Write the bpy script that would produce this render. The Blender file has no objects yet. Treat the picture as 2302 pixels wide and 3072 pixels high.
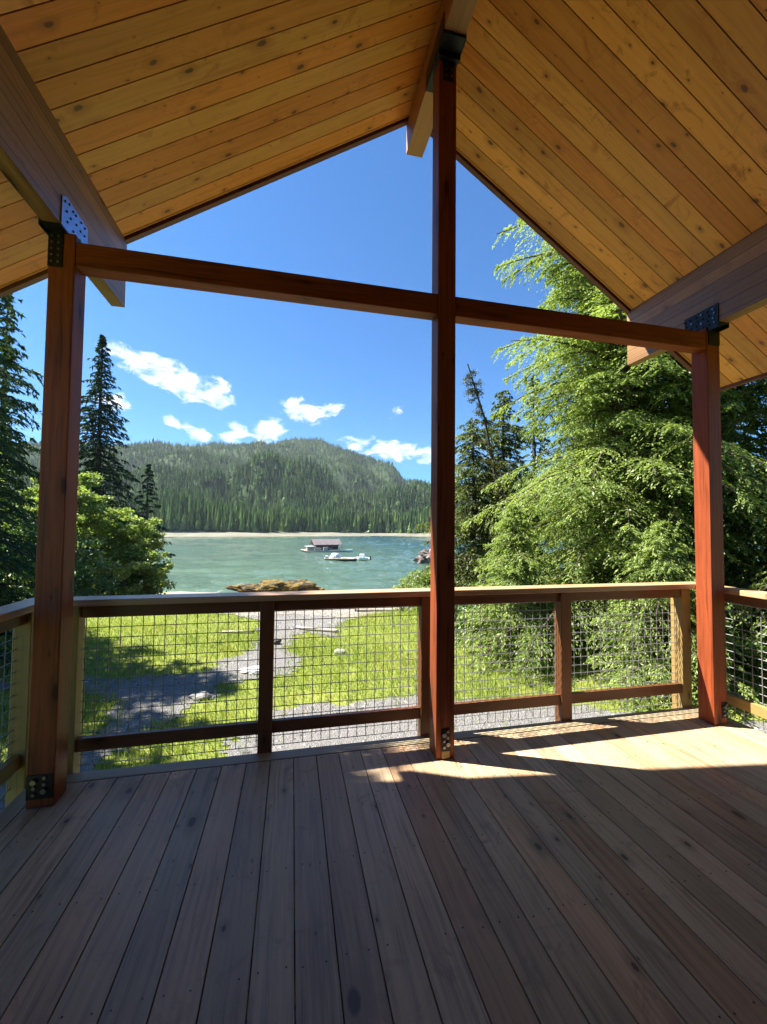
import bpy, bmesh, math, random
import numpy as np
from mathutils import Vector, Matrix, noise as mnoise

random.seed(7)
rng = np.random.default_rng(11)
sc = bpy.context.scene
COL = sc.collection

# ------------------------------------------------------------------ camera
YAW, PITCH, ROLL, CAM_H = 0.2206, 0.0377, 0.0098, 1.45
fw = Vector((math.sin(YAW)*math.cos(PITCH), math.cos(YAW)*math.cos(PITCH), math.sin(PITCH)))
r0 = Vector((math.cos(YAW), -math.sin(YAW), 0)); u0 = r0.cross(fw)
rt = r0*math.cos(ROLL)+u0*math.sin(ROLL); up = -r0*math.sin(ROLL)+u0*math.cos(ROLL)
cam_d = bpy.data.cameras.new("camera"); cam = bpy.data.objects.new("camera", cam_d); COL.objects.link(cam)
cam_d.sensor_fit = 'HORIZONTAL'; cam_d.sensor_width = 36; cam_d.lens = 36*1218.1/2302
cam_d.clip_start = 0.05; cam_d.clip_end = 12000
cam.matrix_world = Matrix(((rt.x, up.x, -fw.x, 0), (rt.y, up.y, -fw.y, 0), (rt.z, up.z, -fw.z, CAM_H), (0, 0, 0, 1)))
sc.camera = cam

# ------------------------------------------------------------------ world, sun, exposure
SUN_A, SUN_B = 0.64, 0.28           # towards the sun: (-A, +B, 1)
sun_dir = Vector((-SUN_A, SUN_B, 1)).normalized()
elev = math.asin(sun_dir.z); azim = math.atan2(sun_dir.x, sun_dir.y)
world = bpy.data.worlds.new("World"); sc.world = world; world.use_nodes = True
wn = world.node_tree; wn.nodes.clear()
def wnode(t, **k):
    n = wn.nodes.new(t)
    for a, b in k.items(): setattr(n, a, b)
    return n
def wl(a, b): wn.links.new(a, b)
def wmath(op, a, b=None, clamp=False):
    n = wnode('ShaderNodeMath', operation=op, use_clamp=clamp)
    for i, v in enumerate((a, b)):
        if v is None: continue
        if isinstance(v, (int, float)): n.inputs[i].default_value = v
        else: wl(v, n.inputs[i])
    return n.outputs[0]
sky = wnode('ShaderNodeTexSky', sky_type='NISHITA', sun_disc=False, sun_elevation=elev, sun_rotation=azim,
            air_density=1.0, dust_density=0.3, ozone_density=2.5)
tint = wnode('ShaderNodeMixRGB', blend_type='MULTIPLY'); tint.inputs[0].default_value = 1
tint.inputs[2].default_value = (0.28, 0.74, 1.15, 1); wl(sky.outputs[0], tint.inputs[1])
tc = wnode('ShaderNodeTexCoord'); sep = wnode('ShaderNodeSeparateXYZ'); wl(tc.outputs['Generated'], sep.inputs[0])
az_ = wmath('ARCTAN2', sep.outputs[0], sep.outputs[1]); el_ = wmath('ARCSINE', sep.outputs[2])
# cumulus, by direction: azimuth, elevation, half width, half height, slope, weight
CLOUDS = [(-.335, .332, .055, .017, -.25, 1), (-.285, .318, .060, .022, -.35, 1), (-.235, .305, .050, .026, -.3, 1), (-.180, .296, .038, .024, -.1, 1),
          (.005, .279, .040, .018, 0, .95), (.040, .272, .045, .020, 0, 1), (.095, .283, .026, .013, .2, .75),
          (-.135, .212, .034, .018, 0, 1), (-.060, .224, .040, .020, .2, 1), (-.262, .220, .022, .012, -.5, .7), (-.215, .205, .035, .013, -.3, .85),
          (.160, .203, .050, .013, -.1, .8), (.240, .190, .085, .018, -.12, .95), (.330, .180, .060, .015, 0, .8), (.2516, .2795, .022, .011, .4, .65),
          (-.375, .247, .030, .016, 0, .9), (-.9, .25, .12, .03, 0, 1), (1.1, .3, .2, .03, 0, 1)]
field = None
for (a0, e0, wa, he, sl, wt) in CLOUDS:
    du = wmath('SUBTRACT', az_, a0)
    dv = wmath('SUBTRACT', wmath('SUBTRACT', el_, e0), wmath('MULTIPLY', du, sl))
    q = wmath('ADD', wmath('POWER', wmath('ABSOLUTE', wmath('DIVIDE', du, wa*1.3)), 2.0), wmath('POWER', wmath('ABSOLUTE', wmath('DIVIDE', dv, he*1.75)), 2.0))
    f = wmath('SUBTRACT', wt, q)
    field = f if field is None else wmath('MAXIMUM', field, f)
cv = wnode('ShaderNodeCombineXYZ'); wl(az_, cv.inputs[0]); wl(wmath('MULTIPLY', el_, 1.9), cv.inputs[1])
n1 = wnode('ShaderNodeTexNoise'); n1.inputs['Scale'].default_value = 22; n1.inputs['Detail'].default_value = 9; n1.inputs['Roughness'].default_value = .62; n1.inputs['Distortion'].default_value = .5
wl(cv.outputs[0], n1.inputs['Vector'])
cl = wmath('ADD', field, wmath('MULTIPLY', wmath('SUBTRACT', n1.outputs[0], .53), 3.4))
ramp = wnode('ShaderNodeMapRange', interpolation_type='SMOOTHSTEP'); ramp.inputs['From Min'].default_value = .10; ramp.inputs['From Max'].default_value = 1.1
wl(cl, ramp.inputs['Value'])
n2 = wnode('ShaderNodeTexNoise'); n2.inputs['Scale'].default_value = 38; n2.inputs['Detail'].default_value = 5; wl(cv.outputs[0], n2.inputs['Vector'])
cc = wnode('ShaderNodeValToRGB'); cc.color_ramp.elements[0].position = .32; cc.color_ramp.elements[0].color = (6.2, 7.2, 8.8, 1); cc.color_ramp.elements[1].position = .62; cc.color_ramp.elements[1].color = (9.6, 9.9, 10.4, 1)
wl(n2.outputs[0], cc.inputs[0])
mixc = wnode('ShaderNodeMixRGB'); wl(ramp.outputs[0], mixc.inputs[0]); wl(tint.outputs[0], mixc.inputs[1]); wl(cc.outputs[0], mixc.inputs[2])
bg = wnode('ShaderNodeBackground'); bg.inputs[1].default_value = 0.048; wl(mixc.outputs[0], bg.inputs[0])
wo = wnode('ShaderNodeOutputWorld'); wl(bg.outputs[0], wo.inputs[0])

sd = bpy.data.lights.new("sun", 'SUN'); sd.energy = 5.0; sd.angle = math.radians(.53); sd.color = (1.0, .94, .83)
so = bpy.data.objects.new("sun", sd); COL.objects.link(so); so.rotation_euler = sun_dir.to_track_quat('Z', 'Y').to_euler(); so.location = (-30, 15, 50)

sc.view_settings.view_transform = 'Standard'; sc.view_settings.look = 'None'; sc.view_settings.exposure = 1.9; sc.view_settings.gamma = 1
sc.cycles.max_bounces = 8; sc.cycles.diffuse_bounces = 5; sc.cycles.transmission_bounces = 4; sc.cycles.glossy_bounces = 3; sc.cycles.volume_bounces = 0
sc.cycles.caustics_reflective = False; sc.cycles.caustics_refractive = False

# ------------------------------------------------------------------ helpers
def tag(o, label=None, cat=None, group=None, kind=None):
    if label: o['label'] = label
    if cat: o['category'] = cat
    if group: o['group'] = group
    if kind: o['kind'] = kind
    return o
def empty(name, loc=(0, 0, 0)):
    o = bpy.data.objects.new(name, None); COL.objects.link(o); o.location = loc; o.empty_display_size = .2
    return o
def link(name, me, mat, parent=None, smooth=False):
    for m in (mat if isinstance(mat, (list, tuple)) else [mat]): me.materials.append(m)
    o = bpy.data.objects.new(name, me); COL.objects.link(o)
    if parent is not None:
        o.parent = parent
        if parent.parent is None: o.location = -parent.location
    if smooth and len(me.polygons): me.polygons.foreach_set('use_smooth', np.ones(len(me.polygons), bool))
    return o

class MB:
    """boxes, prisms and tubes with wood-like UVs (u along the longest axis, in metres) and one random number per piece"""
    def __init__(s): s.v = []; s.f = []; s.uv = []; s.r = []; s.m = []
    def quadbox(s, P, L, mi=0, rnd=None):
        # P: 8 corners (bottom 4 ccw, top 4), L: unit vector of the grain direction
        r = random.random() if rnd is None else rnd
        b = len(s.v); s.v += [tuple(p) for p in P]; L = Vector(L).normalized()
        for f in ((0, 3, 2, 1), (4, 5, 6, 7), (0, 1, 5, 4), (1, 2, 6, 5), (2, 3, 7, 6), (3, 0, 4, 7)):
            pts = [Vector(P[i]) for i in f]; n = (pts[1]-pts[0]).cross(pts[2]-pts[1])
            if n.length < 1e-12: n = Vector((0, 0, 1))
            n.normalize(); w = n.cross(L)
            if w.length < .2: a = Vector((1, 0, 0)) if abs(n.x) < .8 else Vector((0, 1, 0)); w = n.cross(a); LL = w.cross(n)
            else: LL = L
            w.normalize()
            s.f.append(tuple(b+i for i in f)); s.m.append(mi); s.r.append(r)
            for p in pts: s.uv.append((p.dot(LL)+r*37.3, p.dot(w)+r*11.7))
    def box(s, x0, x1, y0, y1, z0, z1, mi=0, rnd=None, ax=None):
        d = (x1-x0, y1-y0, z1-z0); k = d.index(max(d)) if ax is None else ax
        L = [(1, 0, 0), (0, 1, 0), (0, 0, 1)][k]
        s.quadbox([(x0, y0, z0), (x1, y0, z0), (x1, y1, z0), (x0, y1, z0), (x0, y0, z1), (x1, y0, z1), (x1, y1, z1), (x0, y1, z1)], L, mi, rnd)
    def cyl(s, c, d, r, h, n=10, mi=0):
        # capped cylinder from c along d
        d = Vector(d).normalized(); a = d.orthogonal().normalized(); bb = d.cross(a); b = len(s.v); c = Vector(c); q = random.random()
        for k in range(2):
            for i in range(n):
                t = 2*math.pi*i/n; s.v.append(tuple(c+d*h*k+(a*math.cos(t)+bb*math.sin(t))*r))
        for i in range(n): s.add((b+i, b+(i+1) % n, b+n+(i+1) % n, b+n+i), mi, q)
        s.add(tuple(b+n+i for i in range(n)), mi, q); s.add(tuple(b+n-1-i for i in range(n)), mi, q)
    def add(s, f, mi=0, q=0.5):
        s.f.append(f); s.m.append(mi); s.r.append(q)
        for i in f: s.uv.append((s.v[i][0]+s.v[i][2], s.v[i][1]+s.v[i][2]))
    def tube(s, pts, rad, n=7, mi=0):
        pts = [Vector(p) for p in pts]; b = len(s.v); q = random.random(); a = None
        for k, p in enumerate(pts):
            d = (pts[min(k+1, len(pts)-1)]-pts[max(k-1, 0)]).normalized()
            a = (d.orthogonal() if a is None else (a-d*a.dot(d))).normalized(); bb = d.cross(a)
            for i in range(n):
                t = 2*math.pi*i/n; s.v.append(tuple(p+(a*math.cos(t)+bb*math.sin(t))*rad[k]))
        for k in range(len(pts)-1):
            for i in range(n): s.add((b+k*n+i, b+k*n+(i+1) % n, b+(k+1)*n+(i+1) % n, b+(k+1)*n+i), mi, q)
        s.add(tuple(b+(len(pts)-1)*n+i for i in range(n)), mi, q)
    def build(s, name, mat, parent=None, bevel=0, smooth=False):
        me = bpy.data.meshes.new(name); me.from_pydata(s.v, [], s.f)
        uv = me.uv_layers.new(name='wood'); uv.data.foreach_set('uv', np.array(s.uv, dtype=np.float32).ravel())
        at = me.attributes.new('rnd', 'FLOAT', 'FACE'); at.data.foreach_set('value', np.array(s.r, dtype=np.float32))
        me.polygons.foreach_set('material_index', np.array(s.m, dtype=np.int32)); me.update()
        o = link(name, me, mat, parent, smooth)
        if bevel:
            m = o.modifiers.new('edge', 'BEVEL'); m.width = bevel; m.segments = 2; m.limit_method = 'ANGLE'; m.angle_limit = math.radians(50)
        return o

def quads_mesh(name, V, nper=4, tint=None):
    """V (n*nper,3) -> mesh of n polygons of nper corners"""
    n = len(V)//nper; me = bpy.data.meshes.new(name)
    me.vertices.add(len(V)); me.vertices.foreach_set('co', np.ascontiguousarray(V, dtype=np.float32).ravel())
    me.loops.add(len(V)); me.loops.foreach_set('vertex_index', np.arange(len(V), dtype=np.int32))
    me.polygons.add(n); me.polygons.foreach_set('loop_start', np.arange(0, len(V), nper, dtype=np.int32))
    if tint is not None:
        a = me.attributes.new('tint', 'FLOAT', 'FACE'); a.data.foreach_set('value', tint.astype(np.float32))
    me.update(calc_edges=True); return me
def grid_mesh(name, X, Y, Z, mask=None, attrs=None):
    ny, nx = X.shape; V = np.stack([X, Y, Z], -1).reshape(-1, 3)
    i = np.arange(ny-1)[:, None]*nx+np.arange(nx-1)[None, :]
    F = np.stack([i, i+1, i+nx+1, i+nx], -1).reshape(-1, 4)
    if mask is not None: F = F[mask.ravel()]
    me = bpy.data.meshes.new(name); me.vertices.add(len(V)); me.vertices.foreach_set('co', V.astype(np.float32).ravel())
    me.loops.add(F.size); me.loops.foreach_set('vertex_index', F.astype(np.int32).ravel())
    me.polygons.add(len(F)); me.polygons.foreach_set('loop_start', np.arange(0, F.size, 4, dtype=np.int32))
    me.update(calc_edges=True)
    if mask is not None:
        bm = bmesh.new(); bm.from_mesh(me); bmesh.ops.delete(bm, geom=[v for v in bm.verts if not v.link_faces], context='VERTS'); bm.to_mesh(me); bm.free()
    me.polygons.foreach_set('use_smooth', np.ones(len(me.polygons), bool)); return me

# ------------------------------------------------------------------ materials
class M:
    def __init__(s, name):
        s.m = bpy.data.materials.new(name); s.m.use_nodes = True; s.t = s.m.node_tree; s.t.nodes.clear()
        s.out = s.t.nodes.new('ShaderNodeOutputMaterial')
    def n(s, t, ins=None, **k):
        x = s.t.nodes.new(t)
        for a, b in k.items(): setattr(x, a, b)
        for a, b in (ins or {}).items():
            if isinstance(b, bpy.types.NodeSocket): s.t.links.new(b, x.inputs[a])
            else: x.inputs[a].default_value = b
        return x
    def math(s, op, a, b=0.0, clamp=False): return s.n('ShaderNodeMath', {0: a, 1: b}, operation=op, use_clamp=clamp).outputs[0]
    def mix(s, f, a, b, mode='MIX'): return s.n('ShaderNodeMixRGB', {0: f, 1: a, 2: b}, blend_type=mode).outputs[0]
    def ramp(s, v, stops):
        x = s.n('ShaderNodeValToRGB', {0: v}); e = x.color_ramp.elements
        while len(e) < len(stops): e.new(.5)
        for i, (p, c) in enumerate(stops): e[i].position = p; e[i].color = c if len(c) == 4 else (*c, 1)
        return x.outputs[0]
    def rng(s, v, a, b, c=0, d=1): return s.n('ShaderNodeMapRange', {'Value': v, 'From Min': a, 'From Max': b, 'To Min': c, 'To Max': d}).outputs[0]
    def noise(s, vec, scale, detail=4, rough=.55, dist=0): return s.n('ShaderNodeTexNoise', {'Vector': vec, 'Scale': scale, 'Detail': detail, 'Roughness': rough, 'Distortion': dist}).outputs[0]
    def scale(s, vec, sx, sy, sz=1): return s.n('ShaderNodeMapping', {'Vector': vec, 'Scale': (sx, sy, sz)}).outputs[0]
    def bump(s, h, st, dist=.01): return s.n('ShaderNodeBump', {'Height': h, 'Strength': st, 'Distance': dist}).outputs[0]
    def surf(s, sh): s.t.links.new(sh, s.out.inputs[0]); return s.m
    def pbr(s, col, rough, normal=None, spec=.5, metal=0, coat=0):
        p = s.n('ShaderNodeBsdfPrincipled', {'Base Color': col, 'Roughness': rough, 'Specular IOR Level': spec, 'Metallic': metal, 'Coat Weight': coat, 'Coat Roughness': .25})
        if normal is not None: s.t.links.new(normal, p.inputs['Normal'])
        return s.surf(p.outputs[0])

def wood(name, base, dark, board=.25, knots=.5, grain=.5, rough=.45, spec=.45, coat=0, cracks=.5, knot_col=None, hue=None, kx=2.4, ky=8.5, lam=0, stain=0):
    m = M(name); uv = m.n('ShaderNodeUVMap', uv_map='wood').outputs[0]
    rnd = m.n('ShaderNodeAttribute', attribute_name='rnd').outputs['Fac']
    warp = m.noise(m.scale(uv, 1.5, 5), 1.0, 2)
    uvw = m.n('ShaderNodeVectorMath', {0: uv, 1: m.n('ShaderNodeCombineXYZ', {1: m.math('MULTIPLY', warp, .05)}).outputs[0]}, operation='ADD').outputs[0]
    g1 = m.noise(m.scale(uvw, 1.6, 48), 1.0, 5, .6, .25)
    g2 = m.noise(m.scale(uvw, 5, 190), 1.0, 3, .6)
    big = m.noise(m.scale(uv, 1.1, 3.2), 1.0, 4, .6)
    v = m.math('ADD', m.math('MULTIPLY', g1, .6), m.math('ADD', m.math('MULTIPLY', g2, .2), m.math('MULTIPLY', big, .4)))
    c = m.ramp(m.rng(v, .44, .76), [(0, [x for x in dark]), (.45, [a*.62+b*.38 for a, b in zip(base, dark)]), (1, base)])
    c = m.mix(1-grain, c, (*[a*.75+b*.25 for a, b in zip(base, dark)], 1))
    # board to board tone
    t = m.math('ADD', 1-board*.5, m.math('MULTIPLY', rnd, board))
    c = m.mix(1.0, c, m.n('ShaderNodeCombineXYZ', {0: t, 1: t, 2: t}).outputs[0], 'MULTIPLY')
    if hue:
        r2 = m.math('FRACT', m.math('MULTIPLY', rnd, 7.31)); c = m.mix(m.rng(r2, .45, 1.0, 0, .8), c, m.mix(1.0, c, (*hue, 1), 'MULTIPLY'))
    ck = m.rng(m.noise(m.scale(uvw, .9, 75), 1.0, 4, .65, .3), .63, .70); c = m.mix(m.math('MULTIPLY', ck, cracks), c, (*[x*.35 for x in dark], 1))
    h = g1
    if stain:
        s1 = m.rng(m.noise(m.scale(uv, 3.4, 5.0), 1.0, 6, .72, 1.6), .56, .72); s2 = m.rng(m.noise(m.scale(uv, 14, 3.0), 1.0, 3, .6, .6), .60, .74); s1 = m.math('MAXIMUM', s1, m.math('MULTIPLY', s2, m.rng(m.noise(m.scale(uv, 1.4, 3), 1.0, 2), .5, .62))); c = m.mix(m.math('MULTIPLY', s1, stain), c, (*dark, 1))
    if knots:
        kuv = m.scale(m.n('ShaderNodeVectorMath', {0: uv, 1: m.n('ShaderNodeCombineXYZ', {0: m.math('MULTIPLY', m.noise(m.scale(uv, 14, 24), 1.0, 2), .02), 1: m.math('MULTIPLY', m.noise(m.scale(uv, 16, 20), 1.0, 2), .012)}).outputs[0]}, operation='ADD').outputs[0], kx, ky)
        vo = m.n('ShaderNodeTexVoronoi', {'Vector': kuv, 'Scale': 1.0}, voronoi_dimensions='2D'); d = vo.outputs['Distance']
        cr = m.n('ShaderNodeSeparateXYZ', {0: vo.outputs['Color']}).outputs[0]
        on = m.math('GREATER_THAN', m.math('ADD', cr, m.math('MULTIPLY', m.math('SUBTRACT', m.math('FRACT', m.math('MULTIPLY', rnd, 13.7)), .5), .55)), 1-knots)
        size = m.math('ADD', .022, m.math('MULTIPLY', m.math('POWER', m.n('ShaderNodeSeparateXYZ', {0: vo.outputs['Color']}).outputs[1], 3.0), .15))
        k = m.math('MULTIPLY', on, m.math('SUBTRACT', 1.0, m.n('ShaderNodeMapRange', {'Value': m.math('DIVIDE', d, size), 'From Min': .55, 'From Max': 1.05}, interpolation_type='SMOOTHSTEP').outputs[0]))
        halo = m.math('MULTIPLY', on, m.math('SUBTRACT', 1.0, m.n('ShaderNodeMapRange', {'Value': m.math('DIVIDE', d, size), 'From Min': .5, 'From Max': 3.6}, interpolation_type='SMOOTHSTEP').outputs[0]))
        c = m.mix(m.math('MULTIPLY', halo, .5), c, (*[x*.8 for x in dark], 1))
        c = m.mix(m.math('MULTIPLY', k, .8), c, (*(knot_col or [x*.3 for x in dark]), 1))
    if lam:
        sy = m.n('ShaderNodeSeparateXYZ', {0: uv}).outputs[1]
        fr = m.math('FRACT', m.math('DIVIDE', sy, lam)); ln = m.math('LESS_THAN', fr, .06)
        idn = m.math('FLOOR', m.math('DIVIDE', sy, lam)); wnz = m.n('ShaderNodeTexWhiteNoise', {'W': idn}, noise_dimensions='1D').outputs[0]
        tt = m.rng(wnz, 0, 1, .72, 1.25); c = m.mix(1.0, c, m.n('ShaderNodeCombineXYZ', {0: tt, 1: tt, 2: tt}).outputs[0], 'MULTIPLY')
        c = m.mix(m.math('MULTIPLY', ln, .75), c, (*[x*.25 for x in dark], 1))
    rg = m.rng(g1, .3, .7, rough-.08, rough+.12)
    return m.pbr(c, rg, m.bump(h, .25, .002), spec, 0, coat)

mt_ceil = wood('knotty_pine', (.97, .47, .095), (.54, .17, .026), board=.44, knots=.62, grain=.6, cracks=.2, rough=.38, spec=.4, hue=(1.0, .70, .45), knot_col=(.09, .025, .008), kx=4.6, ky=9.2, stain=1.0)
mt_ceilgap = M('groove_dark_wood').pbr((.03, .012, .006, 1), .7)  # dark brown backing that shows in the seams between planks
mt_post = wood('red_stained_fir', (.32, .078, .026), (.060, .013, .006), board=.15, knots=.3, grain=.95, cracks=.6, rough=.5, spec=.25, kx=2, ky=7, hue=(1, .85, .8))
mt_beam = wood('laminated_beam', (.46, .26, .11), (.15, .065, .025), board=.1, knots=.35, grain=.85, rough=.36, spec=.45, lam=.095, stain=.5)
mt_ridge = wood('ridge_fir', (.52, .26, .09), (.26, .10, .03), board=.1, knots=.2, grain=.7, rough=.45)
mt_rail = wood('rail_cedar', (.22, .085, .032), (.08, .028, .012), board=.25, knots=.2, grain=.7, rough=.42, spec=.5, hue=(.92, .95, .9))
mt_gpost = wood('treated_post', (.36, .25, .09), (.18, .11, .04), board=.2, knots=.25, grain=.7, rough=.5, hue=(.9, 1.0, .8))
mt_deck = wood('deck_cedar', (.57, .43, .275), (.19, .135, .088), board=.42, knots=.34, grain=.9, cracks=.8, rough=.48, spec=.45, hue=(1.04, .80, .68), knot_col=(.035, .018, .012), kx=3.6, ky=7.0, stain=.75)
mt_border = wood('border_board', (.42, .36, .24), (.22, .17, .10), board=.2, knots=.2, grain=.6, rough=.5)
mt_wall = wood('wall_boards', (.16, .08, .04), (.07, .03, .015), board=.25, knots=.3, rough=.5)
mt_under = wood('joist_wood', (.25, .16, .08), (.12, .07, .03), board=.2, rough=.6)
def plain(name, c, r=.5, metal=0, spec=.5, nz=0, sc_=20, b=0):
    m = M(name); co = (*c, 1)
    if nz:
        t = m.noise(m.n('ShaderNodeTexCoord').outputs['Object'], sc_, 5, .65); k = m.rng(t, .3, .7, 1-nz, 1+nz)
        co = m.mix(1.0, co, m.n('ShaderNodeCombineXYZ', {0: k, 1: k, 2: k}).outputs[0], 'MULTIPLY')
        return m.pbr(co, r, m.bump(t, b, .02) if b else None, spec, metal)
    return m.pbr(co, r, None, spec, metal)
mt_steel = plain('black_steel', (.012, .013, .018), .4, 0, .3, .3, 60)
mt_plate = plain('sky_tint_plate', (.30, .38, .60), .30, .8, .6, .2, 40)  # blue base colour stands in for sky reflected in dark steel
mt_bolt = plain('bolt_head', (.22, .23, .26), .35, .9)
mt_wire = plain('galvanised_wire', (.30, .30, .31), .45, .4)
mt_screw = plain('screw_head', (.02, .014, .012), .5)
mt_roof = plain('roof_sheet', (.05, .06, .06), .6)
mt_fascia = wood('fascia_fir', (.20, .07, .035), (.09, .03, .015), rough=.5)
mt_leafcol = {}
def leaf(name, a, b, trans=.45, gl=.10, c2=None):
    m = M(name); tn = m.n('ShaderNodeAttribute', attribute_name='tint').outputs['Fac']
    co = m.ramp(tn, [(0, a), (.55, [(x+y)/2 for x, y in zip(a, b)]), (1, b)] + ([] if not c2 else []))
    if c2: co = m.mix(m.rng(tn, .94, 1.0), co, (*c2, 1))
    d = m.n('ShaderNodeBsdfDiffuse', {'Color': co}); tr = m.n('ShaderNodeBsdfTranslucent', {'Color': m.mix(1.0, co, (1.15, 1.2, .6, 1), 'MULTIPLY')})
    mx = m.n('ShaderNodeMixShader', {0: trans, 1: d.outputs[0], 2: tr.outputs[0]})
    g = m.n('ShaderNodeBsdfGlossy', {'Color': (.9, 1, .95, 1), 'Roughness': .42}); m2 = m.n('ShaderNodeMixShader', {0: gl*.6, 1: mx.outputs[0], 2: g.outputs[0]})
    return m.surf(m2.outputs[0])
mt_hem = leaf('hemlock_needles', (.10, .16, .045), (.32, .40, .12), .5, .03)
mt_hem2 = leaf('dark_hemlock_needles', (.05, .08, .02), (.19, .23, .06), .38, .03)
mt_spr = leaf('spruce_needles', (.022, .05, .026), (.07, .12, .05), .3, .03)
mt_spr2 = leaf('spruce_needles_far', (.020, .042, .028), (.055, .095, .05), .2, .03)
mt_ald = leaf('alder_leaves', (.10, .17, .05), (.33, .40, .12), .6, .04)
mt_sal = leaf('bush_leaves', (.04, .10, .02), (.14, .22, .04), .4)
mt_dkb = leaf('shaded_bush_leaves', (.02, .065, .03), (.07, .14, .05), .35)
mt_grass = leaf('grass_blades', (.12, .20, .04), (.41, .48, .115), .4, .04, (.38, .33, .12))
mt_moss = leaf('mossy_twigs', (.06, .07, .02), (.16, .15, .04), .2, .03)
def bark(name, a, b):
    m = M(name); co = m.n('ShaderNodeTexCoord').outputs['Object']; n = m.noise(m.scale(co, 9, 9, 1.8), 1.0, 6, .65)
    return m.pbr(m.ramp(n, [(.3, a), (.7, b)]), .85, m.bump(n, .8, .05), .2)
mt_bark = bark('conifer_bark', (.035, .026, .020), (.13, .105, .085))
mt_dead = bark('dead_wood', (.14, .12, .10), (.36, .33, .30))
m = M('soil_turf'); co = m.n('ShaderNodeTexCoord').outputs['Object']; n = m.noise(co, 2.2, 7, .7); n2_ = m.noise(co, 14, 4, .6)
mt_soil = m.pbr(m.mix(m.rng(n2_, .35, .65), m.ramp(n, [(.3, (.10, .14, .03)), (.6, (.21, .24, .05)), (.75, (.24, .19, .10))]), (.16, .18, .04, 1)), .95, m.bump(n2_, .6, .03), .1)
def gravel(name, a, b, s=1.0):
    m = M(name); co = m.n('ShaderNodeTexCoord').outputs['Object']
    v = m.n('ShaderNodeTexVoronoi', {'Vector': co, 'Scale': 38*s}); w = m.n('ShaderNodeTexVoronoi', {'Vector': co, 'Scale': 13*s})
    cc_ = m.n('ShaderNodeSeparateXYZ', {0: v.outputs['Color']}).outputs[0]; c3 = m.n('ShaderNodeSeparateXYZ', {0: w.outputs['Color']}).outputs[1]
    n = m.noise(co, 1.3, 5, .65)
    c = m.mix(m.rng(m.math('ADD', m.math('MULTIPLY', cc_, .55), m.math('ADD', m.math('MULTIPLY', c3, .25), m.math('MULTIPLY', n, .3))), .2, .9), (*a, 1), (*b, 1))
    return m.pbr(c, .85, m.bump(m.math('ADD', v.outputs['Distance'], m.math('MULTIPLY', w.outputs['Distance'], .6)), .9, -.03), .25)
mt_gravel = gravel('path_gravel', (.17, .165, .165), (.33, .315, .31), 2.2)
mt_beach = gravel('beach_gravel', (.17, .15, .13), (.36, .32, .28), .8)
mt_stone = plain('grey_stone', (.30, .28, .27), .8, 0, .3, .35, 9, .5)
mt_pale = plain('pale_stone', (.55, .54, .52), .8, 0, .3, .25, 9, .5)
mt_drift = bark('driftwood', (.28, .25, .21), (.55, .50, .44))
m = M('rockweed_rock'); co = m.n('ShaderNodeTexCoord').outputs['Object']; n = m.noise(co, 1.1, 8, .7); nn = m.noise(co, 7, 5, .7)
mt_rock = m.pbr(m.mix(m.rng(n, .42, .58), (.035, .028, .022, 1), m.ramp(nn, [(.3, (.15, .09, .015)), (.7, (.42, .29, .06))])), .8, m.bump(nn, .9, .3), .3)
m = M('pink_rock'); co = m.n('ShaderNodeTexCoord').outputs['Object']; n = m.noise(co, .9, 8, .7); nn = m.noise(co, 5, 5, .7)
mt_rock2 = m.pbr(m.mix(m.rng(n, .45, .6), (.12, .09, .08, 1), m.ramp(nn, [(.3, (.24, .19, .17)), (.7, (.46, .38, .35))])), .85, m.bump(nn, .9, .3), .3)

# ------------------------------------------------------------------ setting: terrain, water, hills
VC, VS = math.cos(YAW), math.sin(YAW)
def zg(X, Y):
    v = VC*Y+VS*X
    z = -1.15-.02*np.clip(v-4, 0, 9)-.147*np.maximum(v-13, 0)
    z = z+.025*np.sin(X*1.3+.4*Y)*np.sin(Y*.9-.3*X)*np.clip((v-3)/3, 0, 1)+.10*np.sin(X*.31)*np.sin(Y*.23+1)*np.clip((v-10)/8, 0, 1)
    # low bank rising under the trees on both sides
    z = z+np.clip((X-5.5-.12*np.maximum(Y, 0))/14, 0, 1)*2.2+np.clip((-X-4.5-.25*np.maximum(Y, 0))/14, 0, 1)*2.2
    return np.maximum(z, -10)
def zs(x, y): return float(zg(np.array([x]), np.array([y]))[0])
WATER = -7.05
G_R = [(-1.98, 4.2), (-1.98, 5.02), (-1.6, 5.86), (-1.39, 6.55), (-1.04, 6.95), (-1.08, 7.43), (-.55, 7.45), (.07, 7.7), (.17, 8.68), (-.03, 10.5), (.44, 10.78), (1.08, 10.05), (1.47, 11.87), (3.16, 13.93), (6, 15.5), (11, 17), (14, 8), (12, 3), (6, 4.5), (4.12, 5.5), (3.21, 5.75), (2.46, 5.8), (2.01, 6.11), (1.39, 6.07), (.51, 6.24), (-.15, 5.98), (-.43, 5.88), (-.67, 5.3), (-.61, 4.2)]
G_L = [(-3.49, 8.14), (-2.55, 7.9), (-1.56, 8.0), (-1.15, 8.77), (-.76, 9.94), (-.82, 12.28), (-1.8, 13.45), (-6.3, 15.0), (-16, 15), (-16, 8.6)]
G_LL = [(-3.27, 7.64), (-2.48, 6.84), (-2.32, 6.26), (-2.51, 5.5), (-2.9, 3.5), (-3.2, -3), (-15, -3), (-15, 8.0), (-5, 7.8)]
def pip(X, Y, P):
    ins = np.zeros(X.shape, bool); n = len(P)
    for i in range(n):
        x1, y1 = P[i]; x2, y2 = P[(i+1) % n]
        c = ((y1 > Y) != (y2 > Y)); xi = (x2-x1)*(Y-y1)/(y2-y1+1e-12)+x1; ins ^= c & (X < xi)
    return ins
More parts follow.
